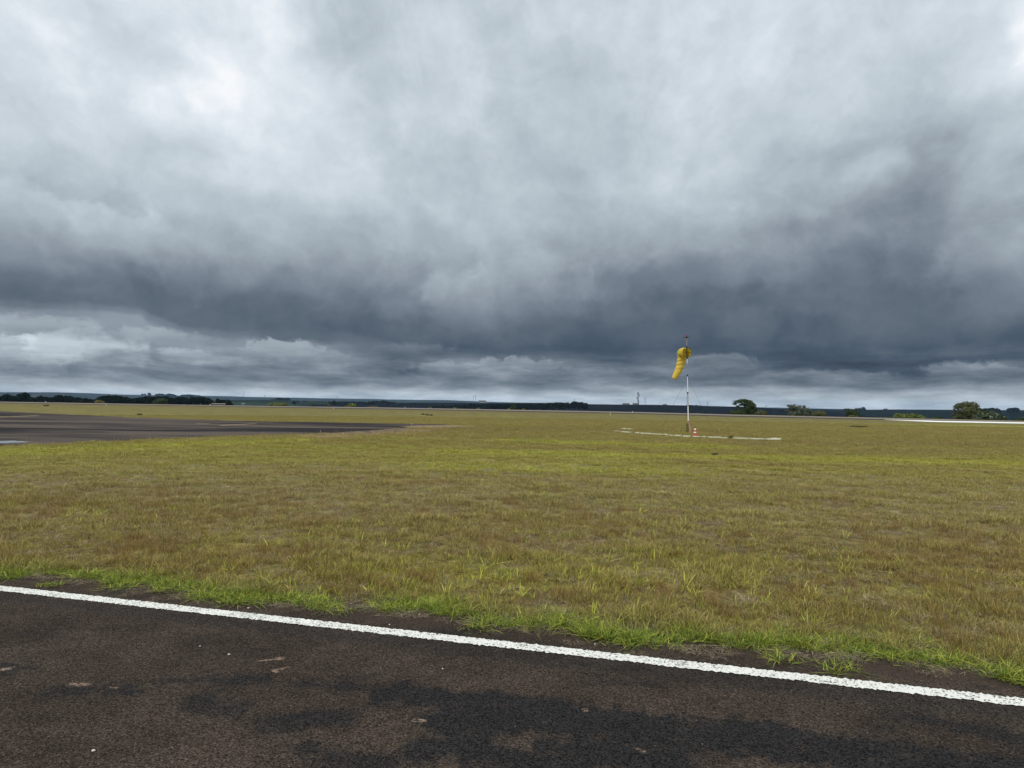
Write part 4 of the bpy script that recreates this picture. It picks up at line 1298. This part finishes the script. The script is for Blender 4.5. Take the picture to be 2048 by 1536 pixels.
woods('woodland', belt([(1686, 817.5), (1700, 817)], .8, 1.5, 3, 1.2, 50), 2900, M_L_FAR, 2.4, 80, 50, 'low dark tree clump on the ridge above the small dome tree')


def far_tree(px, top, wpx, hpx, r, label, name='far_tree', seed=1, group=None):
    m_ = r / F; foot = at(px, top + 2 * hpx + 1, r)
    root = empty(name, foot, label, 'tree', group)
    H = 2 * hpx * m_
    MB().tube([(0, 0, -2), (0, 0, H * .6)], [m_ * .5, m_ * .25], 5).build('trunk', M_BARK, root)
    Q, rn = crown_quads([((0, 0, H * .62), (wpx * m_, wpx * m_, H * .42)), ((wpx * m_ * .3, 0, H * .4), (wpx * m_ * .8, wpx * m_ * .8, H * .35))], 220, m_ * .9, seed, .3)
    quads_obj('crown', Q, rn, M_L_FAR, root)


far_tree(588, 800, 4.2, 4.5, 1900, 'tall dark lone tree on the green field, left of the two close trees', seed=61)
far_tree(595.5, 801, 1.8, 2, 2300, 'small round tree just right of the tall lone field tree', seed=62)
far_tree(608, 801, 2.4, 1.2, 2300, 'low flat tree on the field right of the tall lone tree', seed=63)
far_tree(668, 800.5, 4.6, 4.6, 1700, 'large dark tree below the thin mast in the middle fields', seed=64)
far_tree(658, 802, 1.6, 1.8, 2200, 'small tree left of the large dark tree below the mast', seed=65)
far_tree(712, 807, 3, 2.4, 1500, 'round dark tree behind the small spiky tree', seed=66)
far_tree(828, 808.5, 2, 2, 1900, 'round dark tree on the middle slope before the forest', seed=67)
far_tree(298.5, 785.5, 3.0, 2.6, 6000, 'tallest of the three crowns breaking the left ridge line', seed=68)
far_tree(290, 787, 1.4, 1.5, 6000, 'middle-sized narrow crown on the left ridge line', seed=69)
far_tree(284.5, 787.2, 1.8, 1.4, 6000, 'leftmost low crown on the left ridge line', seed=70)
far_tree(1712, 816, 2.6, 2.6, 2900, 'narrow ridge tree, leftmost of the three above the right bushes', seed=71)
far_tree(1719, 815.5, 3.0, 2.8, 2900, 'ridge tree in the middle of the three above the right bushes', seed=72)
far_tree(1727, 814, 3.6, 3.4, 2900, 'tallest rounded ridge tree above the right bushes', seed=73)
far_tree(1769, 817, 1.2, 1.5, 2900, 'tiny pair-left ridge tree right of the tallest ridge tree', seed=74)
far_tree(1773, 816.8, 1.0, 1.6, 2900, 'tiny slim ridge tree farthest right on the bare ridge', seed=75)

# ------------------------------------------------------------------ windsock
M_WHITE = worn('white_pole_paint', (.80, .79, .76), .08, 3.0, .55, dirt=(.30, .20, .12), amount=.35)
M_RUST = worn('faded_red_pole_paint', (.36, .235, .17), .22, 5.0, .75, dirt=(.14, .08, .05), amount=.5)
M_BLACK = worn('black_iron', (.018, .018, .02), .3, 8.0, .6)
M_REDG = worn('red_lamp_glass', (.30, .02, .03), .1, 8.0, .2, .5)
M_STEEL = worn('galvanised_steel', (.24, .20, .18), .2, 8.0, .6, .3)
M_WOOD = worn('weathered_timber', (.42, .26, .16), .25, 9.0, .85)


def sock_mat(c, patch, trans):
    def b(t, out):
        p = t.new('ShaderNodeTexCoord').outputs['Object']
        n = t.noise(p, 5.0, 6, .65)
        cc = t.mix(n, tuple(q * .82 for q in c), tuple(q * 1.12 for q in c))
        cc = t.mix(t.m('MULTIPLY', t.step(t.noise(p, 14, 5, .6), .52, .66), .6), cc, patch)
        principled(t, out, cc, .8, .15, bump(t, t.noise(p, 16, 4, .6), .35, .03), trans=trans)
    return b


M_SOCK = material('yellow_sock_cloth', sock_mat((.90, .72, .15), (.80, .58, .09), .45))
M_BASK = material('yellow_basket_cloth', sock_mat((.84, .72, .12), (.84, .78, .42), .58))
sb = ground(1377, 865)
SR = math.hypot(sb.x, sb.y); sm = SR / F; sa = math.atan2(sb.x, sb.y)
ws = empty('windsock', sb, 'limp yellow windsock hanging from a banded red and white pole', 'windsock', rz=-sa)
ws.rotation_euler = (0, R(-1.35), -sa)     # the pole leans a little to the left


def zz(py): return (865.5 - py) * sm


bounds = [(865.5, 1), (841, 0), (813.5, 1), (790, 0), (757, 1), (731, 0), (723, 2), (698, 3), (682, 3)]
pts_, rad_, bnd_ = [], [], []
for i, (py, b_) in enumerate(bounds):
    pts_.append((0, 0, zz(py))); rad_.append(.031 if py > 790 else (.026 if py > 757 else .021)); bnd_.append(b_)
MB().tube(pts_, rad_, 12, bands=bnd_[:-1]).build('pole', [M_WHITE, M_RUST, M_BLACK, M_STEEL], ws, smooth=True)
for py in (841, 789, 755):
    MB().lathe([(.042, -.05), (.047, -.03), (.047, .04), (.04, .06)], 12, c=(0, 0, zz(py))).build('joint_collar', M_BLACK if py < 800 else M_WHITE, ws)
MB().box((-.09, .05, zz(857)), (.06, .06, .62)).box((-.04, .02, zz(852)), (.1, .03, .05)).build('anchor_post', M_BLACK, ws)
MB().box((.10, -.03, .22), (.07, .05, .5)).box((.05, 0, .34), (.1, .03, .04)).build('stake', M_WOOD, ws)
hz = zz(710)
MB().box((0, -.02, hz), (.075, .05, .80)).box((.0, .06, hz + .34), (.05, .2, .05)).box((.0, .06, hz - .34), (.05, .2, .05)).build('bracket', M_BLACK, ws)
MB().lathe([(.05, 0), (.075, .03), (.075, .08), (.04, .10)], 12, c=(0, 0, zz(682))).build('lamp_base', M_BLACK, ws)
MB().lathe([(.035, 0), (.042, .03), (.04, .07), (.022, .10), (.006, .11)], 12, c=(0, 0, zz(682) + .1)).build('obstruction_lamp', M_REDG, ws, smooth=True)
mb = MB()
for k in range(8):
    q = k * math.pi / 4 + .3; d = Vector((math.cos(q), math.sin(q), .18))
    mb.tube([Vector((0, 0, zz(681.5))) + d * .05, Vector((0, 0, zz(681.5))) + d * .30], [.008, .005], 5)
mb.build('bird_spikes', M_BLACK, ws)
# basket: hoops, struts and cloth; axis points away and to the left
ax = Vector((-math.sin(R(32)), math.cos(R(32)), 0)); axs = Vector((ax.y, -ax.x, 0)); UPV = Vector((0, 0, 1))
c0 = Vector((.0, .10, hz)); BL, BR_ = .60, .335


def ring(c, r_, n_=28): return [c + (axs * math.cos(2 * math.pi * k / n_) + UPV * math.sin(2 * math.pi * k / n_)) * r_ for k in range(n_ + 1)]


hoop = MB()
for u in (0, .5, 1): hoop.tube(ring(c0 + ax * BL * u, BR_ - .008), .011, 6, cap=False)
for k in range(8):
    q = 2 * math.pi * k / 8; d = axs * math.cos(q) + UPV * math.sin(q)
    hoop.tube([c0 + d * (BR_ - .012), c0 + ax * BL + d * (BR_ - .012)], .008, 5)
hoop.tube([c0 + UPV * BR_, c0 + Vector((0, -.1, .30))], .014, 6).tube([c0 + axs * .25 + UPV * .22, c0 + Vector((0, -.1, .34))], .014, 6).tube([c0 - axs * BR_, c0 + axs * BR_], .008, 5)
hoop.build('hoop_frame', M_BLACK, ws, smooth=True)
n_ = 36; v, f = [], []
NB = 8
for side in (0, 1):
    for j in range(NB + 1):
        u = j / NB
        for k in range(n_):
            q = 2 * math.pi * k / n_; rr_ = BR_ + (0.006 if side == 0 else 0.0) + .006 * math.sin(k * 8 * math.pi / n_ * 2) * math.sin(math.pi * u)
            v.append(c0 + ax * BL * u + (axs * math.cos(q) + UPV * math.sin(q)) * rr_)
for side in (0, 1):
    o_ = side * (NB + 1) * n_
    for j in range(NB):
        for k in range(n_):
            k2 = (k + 1) % n_; qd = [o_ + j * n_ + k, o_ + j * n_ + k2, o_ + (j + 1) * n_ + k2, o_ + (j + 1) * n_ + k]
            f.append(qd if side == 0 else qd[::-1])
for j, fl in ((0, 1), (NB, 0)):
    for k in range(n_):
        k2 = (k + 1) % n_; qd = [j * n_ + k, j * n_ + k2, (NB + 1) * n_ + j * n_ + k2, (NB + 1) * n_ + j * n_ + k]
        f.append(qd[::-1] if fl else qd)
mesh_obj('basket', v, f, M_BASK, ws, smooth=True)
# hanging sock
e0 = c0 + ax * (BL - .02)
key = [(e0, BR_ + .004), (e0 + ax * .07 + UPV * -.10, .315), (Vector((-.345, .66, hz - .30)), .290), (Vector((-.375, .67, hz - .52)), .285), (Vector((-.45, .68, hz - .80)), .270),
       (Vector((-.56, .69, hz - 1.08)), .243), (Vector((-.70, .70, hz - 1.38)), .215), (Vector((-.86, .71, hz - 1.69)), .185)]
pp, rr2 = [], []
m_ = 64
for i in range(m_ + 1):
    u = i / m_ * (len(key) - 1); j = min(int(u), len(key) - 2); q = u - j
    g = lambda t_: key[max(0, min(len(key) - 1, t_))]
    a, b, c, d = g(j - 1)[0], g(j)[0], g(j + 1)[0], g(j + 2)[0]
    pp.append(.5 * ((2 * b) + (c - a) * q + (2 * a - 5 * b + 4 * c - d) * q * q + (3 * b - a - 3 * c + d) * q ** 3)); rr2.append(g(j)[1] + (g(j + 1)[1] - g(j)[1]) * q)
v, f = [], []
upv = UPV.copy(); rings = []
for i, p in enumerate(pp):
    t_ = (pp[min(i + 1, m_)] - pp[max(i - 1, 0)]).normalized()
    if i == 0: t_ = ax
    if i == 1: t_ = (t_ + ax).normalized()
    s2 = t_.cross(upv).normalized(); upv = s2.cross(t_).normalized()
    u = i / m_; rg = []
    for k in range(n_):
        q = 2 * math.pi * k / n_
        fold = math.exp(-((u - .52) / .26) ** 2)
        r_ = rr2[i] * (1 + .042 * math.sin(u * 37 + 6 * u * u + 2.2 * math.cos(q + .6)) * (fold * 1.4 + .10) + .025 * math.sin(3 * q + u * 9) + .02 * math.sin(5 * q - u * 13))
        sq = 1 - .16 * math.sin(math.pi * min(1, u * 1.2))
        rg.append(p + s2 * math.cos(q) * r_ + upv * math.sin(q) * r_ * sq)
    rings.append(rg)
for off in (0, .006):
    for i, rg in enumerate(rings):
        for k in range(n_): v.append(rg[k].lerp(pp[i], off / max(.1, rr2[i])))
T = (m_ + 1) * n_
for side in (0, 1):
    for i in range(m_):
        for k in range(n_):
            k2 = (k + 1) % n_; qd = [side * T + i * n_ + k, side * T + i * n_ + k2, side * T + (i + 1) * n_ + k2, side * T + (i + 1) * n_ + k]
            f.append(qd if side == 0 else qd[::-1])
for i in (0, m_):
    for k in range(n_):
        k2 = (k + 1) % n_; f.append([i * n_ + k, i * n_ + k2, T + i * n_ + k2, T + i * n_ + k])
sock = mesh_obj('sock', v, f, M_SOCK, ws, smooth=True)
for i in (m_ - 2,):
    MB().tube([rings[i][k].lerp(pp[i], -.03) for k in list(range(n_)) + [0]], .014, 6, cap=False).build('tail_hem', M_RUST, sock)
for (dx, dy) in ((-1.85, -.35), (1.6, 1.1), (-.2, 2.2)):
    MB().tube([(0, 0, zz(758)), (dx, dy, 0.0)], .0045, 5).build('guy_wire', M_BLACK, ws)

# ------------------------------------------------------------------ traffic cone
M_CONE = worn('red_cone_plastic', (.52, .045, .045), .15, 8.0, .5, .4)
M_CWH = worn('white_cone_band', (.80, .80, .80), .06, 8.0, .45, .4)
cb = ground(1390, 872.5); cm = math.hypot(cb.x, cb.y) / F
ck = empty('traffic_cone', cb, 'red and white banded traffic cone with black tip beside the windsock pole', 'cone')
H = 18 * cm
MB().lathe([(.098, .035, 0), (.078, H * .36, 1), (.068, H * .48, 0), (.052, H * .68, 1), (.040, H * .86, 0), (.034, H * .92, 0)], 20).build('body', [M_CONE, M_CWH], ck, smooth=False)
MB().lathe([(.034, H * .92), (.034, H * .98), (.018, H * 1.02)], 12).build('tip', M_BLACK, ck)
MB().box((0, 0, .018), (.26, .26, .034), rot=.5).build('base', M_CONE, ck)

# ------------------------------------------------------------------ runway markers and small posts
M_MARK = worn('white_marker', (.50, .50, .47), .05, 6.0, .6)


def marker(px, py, hpx, label, mat=M_MARK, wd=1.5):
    b = ground(px, py); m_ = math.hypot(b.x, b.y) / F
    r = empty('runway_marker', b, label, 'marker', 'runway edge markers')
    MB().lathe([(wd * .28 * m_, 0), (wd * .22 * m_, hpx * .55 * m_)], 8).build('post', mat, r)
    MB().lathe([(wd * .55 * m_, hpx * .5 * m_), (wd * .6 * m_, hpx * .75 * m_), (wd * .5 * m_, hpx * .95 * m_), (wd * .2 * m_, hpx * m_)], 10).build('cap', mat, r)


marker(91.5, 805.0, 1.7, 'white runway marker farthest left, on the far runway edge')
marker(212.5, 810.4, 1.8, 'white runway marker on the near edge below the straw-yellow bush')
marker(667, 818.6, 2.8, 'white runway marker on the near edge left of the apron tip')
marker(420, 811.2, 2.4, 'white runway marker beside the long low shed')
marker(1265, 826.0, 3.4, 'white runway marker on the far edge below the smoke plume')
marker(1220.5, 831.0, 5.5, 'cream post standing in the grass left of the smoke plume', worn('cream_marker', (.62, .58, .30), .1, 6, .7), 1.3)
marker(810, 816.0, 2.6, 'thin white post beyond the runway left of the spaced straw bushes', wd=.9)
marker(823, 849.6, 3.2, 'pale stake by the bare soil at the apron tip')
M_STAKE = worn('grey_stake', (.20, .17, .13), .2, 6, .9)
for px, py, hp, lab in [(789, 868.5, 14, 'taller grey stake in the debris at the apron tip'), (640.5, 868.5, 8, 'short grey stake at the near apron edge'), (696.5, 867.5, 5, 'stubby pale stake right of the short apron stake')]:
    b = ground(px, py); m_ = math.hypot(b.x, b.y) / F
    r = empty('stake', b, lab, 'stake')
    MB().tube([(0, 0, -.02), (.02, 0, hp * m_ * .6), (.01, 0, hp * m_)], [.032, .028, .02], 6).build('shaft', M_STAKE, r)
    MB().lathe([(.05, 0), (.045, .03), (.02, .05)], 7).build('foot', M_STAKE, r)


# weeds standing out of the turf
def weed(px, py, wpx, hpx, label, seed, mat=M_L_DARK, n_=160):
    b = ground(px, py); m_ = math.hypot(b.x, b.y) / F
    r = empty('weed', b, label, 'weed', rz=-math.atan2(b.x, b.y))
    rr_ = random.Random(seed); mb = MB()
    for k in range(7):
        q = rr_.uniform(0, 6.28); mb.tube([(0, 0, -.01), (math.cos(q) * wpx * m_ * .4, math.sin(q) * wpx * m_ * .2, hpx * m_ * .8)], [.008, .004], 4)
    mb.build('stem', M_BARK, r)
    Q, rn = crown_quads([((0, 0, hpx * m_ * .5), (wpx * m_ * .5, wpx * m_ * .35, hpx * m_ * .45)), ((wpx * m_ * .2, 0, hpx * m_ * .7), (wpx * m_ * .25, wpx * m_ * .25, hpx * m_ * .3))], n_, m_ * .9, seed, .2)
    quads_obj('leaves', Q, rn, mat, r)


weed(1461, 877, 12, 6, 'bushy green weed on the white arc right of the cone', 81, M_L_OLIVE)
weed(846, 829.6, 7, 2.2, 'dark weed clump, leftmost of the row far out on the grass', 82)
weed(854, 830.8, 8, 2.4, 'dark weed clump, middle of the row far out on the grass', 83)
weed(862, 831.4, 7, 2.0, 'dark weed clump, rightmost of the row far out on the grass', 84)
weed(1715, 855, 38, 3.4, 'long low dark green weed patch on the right grass', 85, M_L_OLIVE, 420)
weed(92, 812.4, 10, 2.2, 'red-brown weed mound on the far left grass', 86, leaf_mat('red_brown_leaves', [(.10, .05, .025), (.15, .075, .035)]))
weed(279, 830.5, 9, 3, 'dark weed at the far edge of the apron', 87)
weed(1430, 911, 14, 5, 'small dark dead weed in the grass below the white arc', 88, leaf_mat('dead_leaves', [(.035, .03, .02), (.07, .055, .035)]), 120)

# loose stones on the asphalt
M_PEB = worn('pale_stone', (.50, .46, .40), .2, 30, .8)
for px, py, s_, lab in [(458, 1310, .013, 'pale pebble alone on the asphalt below the white line at left'), (400, 1293, .008, 'tiny pale pebble up-left of the larger one on the asphalt'), (187, 1503, .013, 'cream pebble near the bottom left of the asphalt'),
                        (497, 1217, .014, 'cream pebble on the verge above the white line'), (1190, 1289, .009, 'white pebble on the verge near the middle'), (779, 1250, .009, 'white pebble on the verge left of the middle'), (885, 1338, .007, 'tiny pale pebble on the asphalt near the middle')]:
    b = ground(px, py, .005); s_ *= .6; r = random.Random(px); bm = bmesh.new(); bmesh.ops.create_icosphere(bm, subdivisions=2, radius=s_)
    for q in bm.verts: q.co = Vector((q.co.x * 1.2, q.co.y, q.co.z * .7 + s_ * .6)) * (1 + r.uniform(-.12, .12))
    me = bpy.data.meshes.new('pebble'); bm.to_mesh(me); bm.free(); me.materials.append(M_PEB)
    o = link(bpy.data.objects.new('pebble', me)); o.location = b; tag(o, lab, 'pebble')

# ------------------------------------------------------------------ far buildings, masts, smoke
M_FW = worn('pale_far_wall', (.17, .18, .19), .1, .1, .9)
M_FR = worn('grey_far_roof', (.07, .075, .085), .15, .1, .9)
M_LAT = worn('lattice_steel', (.10, .11, .12), .1, .1, .8)


def shed(name, px0, px1, top, bot, r, label, wall=M_FW, roof=M_FR, pitch=.5, cat='building'):
    m_ = r / F; c = at((px0 + px1) / 2, bot, r); root = empty(name, c, label, cat, rz=-math.atan2(c.x, c.y))
    W, Hh = (px1 - px0) * m_, (bot - top) * m_; D = max(6, W * .4); hw = Hh * (1 - pitch)
    mb = MB().box((0, 0, (hw - 6) / 2), (W * .97, D * .94, hw + 6))
    mb.build('wall', wall, root)
    v = [(-W / 2, -D / 2, hw), (W / 2, -D / 2, hw), (W / 2, D / 2, hw), (-W / 2, D / 2, hw), (-W / 2, 0, Hh), (W / 2, 0, Hh)]
    mesh_obj('roof', v, [(0, 1, 5, 4), (2, 3, 4, 5), (1, 2, 5), (3, 0, 4), (3, 2, 1, 0)], roof, root)
    for k in range(4): MB().box((-W * .36 + k * W * .24, -D * .47 - .1, hw * .5), (W * .10, .25, hw * .5)).build('window', M_BLACK, root)
    return root


shed('farm_shed', 425, 449, 807.2, 809.6, 600, 'long low pale-roofed shed among the dark trees', wall=worn('dark_shed_wall', (.05, .05, .05), .1, .1, .9), roof=worn('pale_sheet_roof', (.24, .21, .17), .1, .1, .8), pitch=.42)
shed('farm_house', 2.5, 6, 792.0, 797.5, 860, 'white house showing between the trees at the far left edge')
shed('farm_house', 65, 72, 791.5, 796.5, 1500, 'pale grey house on the slope right of the tallest left tree')
shed('farm_house', 90, 94, 793.4, 796.5, 1500, 'small white house behind the left belt trees')
shed('field_hut', 483, 489, 806, 808.5, 1100, 'small pale hut on the green field below the tall mast', wall=worn('dim_hut_wall', (.12, .15, .15), .1, .1, .9), roof=worn('pale_hut_roof', (.15, .19, .19), .1, .1, .8))
shed('factory_building', 1245, 1259, 806.4, 809.6, 2430, 'flat grey factory hall left of the smoking one', pitch=.2)
shed('factory_building', 1265.5, 1278, 806.2, 809.9, 2430, 'flat grey factory hall under the smoke plume', pitch=.2)
shed('factory_building', 957, 972, 800.8, 804.5, 5000, 'pale blue-grey hall on the far ridge near the centre', pitch=.2)
shed('factory_building', 1326, 1334, 808.0, 811, 2430, 'small low hall on the slope right of the pylon', pitch=.2)


def lattice(px, top, bot, wpx, r, label, arms=True, cat='pylon', name='pylon'):
    m_ = r / F; c = at(px, bot, r); root = empty(name, c, label, cat, rz=-math.atan2(c.x, c.y)); Hh = (bot - top) * m_; W = wpx * m_ / 2; th = max(.12, .08 * m_)
    for sx in (-1, 1):
        for sy in (-1, 1): MB().tube([(sx * W, sy * W, -4), (sx * W * .28, sy * W * .28, Hh * .7), (sx * W * .2, sy * W * .2, Hh)], th, 4).build('leg', M_LAT, root)
    mb = MB()
    for k in range(6):
        u0, u1 = k / 6, (k + 1) / 6; w0, w1 = W * (1 - .8 * u0), W * (1 - .8 * u1)
        for sy in (-1, 1):
            mb.tube([(-w0, sy * w0, u0 * Hh), (w1, sy * w1, u1 * Hh)], th * .6, 4).tube([(w0, sy * w0, u0 * Hh), (-w1, sy * w1, u1 * Hh)], th * .6, 4)
    mb.build('bracing', M_LAT, root)
    if arms:
        for u in (.74, .87, .98): MB().tube([(-W * 1.7, 0, Hh * u), (W * 1.7, 0, Hh * u)], th * 1.1, 4).build('cross_arm', M_LAT, root)
    else: MB().tube([(0, 0, Hh * .9), (0, 0, Hh * 1.25)], [th, th * .5], 5).build('antenna', M_LAT, root)


lattice(1290.5, 795.5, 809.5, 4.4, 2450, 'lattice power pylon right of the smoke plume')
lattice(1415, 804, 813, 3.0, 2700, 'lattice power pylon right of the windsock pole, before the umbrella tree')
lattice(1532, 811, 817, 2.4, 3300, 'small lattice power pylon right of the umbrella tree')
lattice(1148.5, 798, 806, 2.2, 2600, 'small lattice pylon over the dark forest')
lattice(487.5, 784, 798, 2.6, 3200, 'tall slender mast on the left ridge above the green field', False, 'mast', 'radio_mast')
lattice(529.5, 790.5, 800, 2.4, 3100, 'lattice pylon above the grove left of the middle fields')
lattice(673.5, 793, 803, 1.8, 3000, 'thin mast above the large dark field tree', False, 'mast', 'radio_mast')
lattice(128.5, 784, 790, .9, 4500, 'thin mast on the ridge at the far left', False, 'mast', 'radio_mast')


def smoke_mat(d, c):
    def b(t, out):
        n_ = t.noise(t.new('ShaderNodeTexCoord').outputs['Object'], .12, 4, .6)
        di = t.new('ShaderNodeBsdfDiffuse'); t.put(di.inputs[0], c)
        tp = t.new('ShaderNodeBsdfTransparent'); mx = t.new('ShaderNodeMixShader')
        t.put(mx.inputs[0], t.m('MULTIPLY', t.step(n_, .25, .6), d, clamp=True))
        t.l.new(tp.outputs[0], mx.inputs[1]); t.l.new(di.outputs[0], mx.inputs[2]); t.l.new(mx.outputs[0], out.inputs[0])
    return b


def plume(pts, r, mat, label):
    """a closed lumpy column of smoke rising from a chimney"""
    m_ = r / F; base = at(pts[0][0], pts[0][1], r); P_, Rr = [], []
    for i in range(len(pts) - 1):
        for k in range(5):
            u = k / 5; q = [pts[i][j] + (pts[i + 1][j] - pts[i][j]) * u for j in range(3)]
            P_.append(at(q[0], q[1], r) - base); Rr.append(q[2] * m_ * (1 + .22 * math.sin(len(P_) * 1.7)))
    o = MB().tube(P_, Rr, 12).build('smoke', mat, None, base, True); o['kind'] = 'stuff'
    return tag(o, label, 'smoke')


plume([(1276.5, 806, .6), (1276.2, 802, 1.2), (1275.0, 797, 2.2), (1276.5, 793, 2.6), (1277.5, 789, 1.8), (1275, 786, 1.6), (1279, 785, 1.2)], 2480, material('grey_smoke', smoke_mat(.52, (.13, .145, .17))), 'grey smoke plume rising from the factory hall')
plume([(946.5, 803.5, .5), (947, 798, .8), (946.6, 793, 1.0), (947, 790, .6)], 5200, material('faint_smoke', smoke_mat(.22, (.20, .22, .25))), 'faint left smoke wisp beside the far ridge hall')
plume([(950.5, 802.5, .5), (951, 797, .9), (951.4, 792, 1.1), (950, 789, .6)], 5200, bpy.data.materials['faint_smoke'], 'faint right smoke wisp beside the far ridge hall')
MB().lathe([(2.6, -20), (2.2, 18)], 10).build('chimney', M_FW, None, at(1276.5, 809, 2480))
tag(bpy.data.objects['chimney'], 'short pale factory chimney under the grey smoke plume', 'chimney')

# ------------------------------------------------------------------ air
def haze_mat(t, out):
    v_ = t.new('ShaderNodeVolumePrincipled'); v_.inputs['Color'].default_value = (.44, .67, 1.0, 1); v_.inputs['Density'].default_value = 3.0e-5
    t.l.new(v_.outputs[0], out.inputs['Volume'])


hb = MB().box((0, 0, 31), (26000, 26000, 150)).build('haze', material('haze_air', haze_mat))
hb['kind'] = 'stuff'; tag(hb, 'pale bluish haze in the air over the far hills', 'haze')
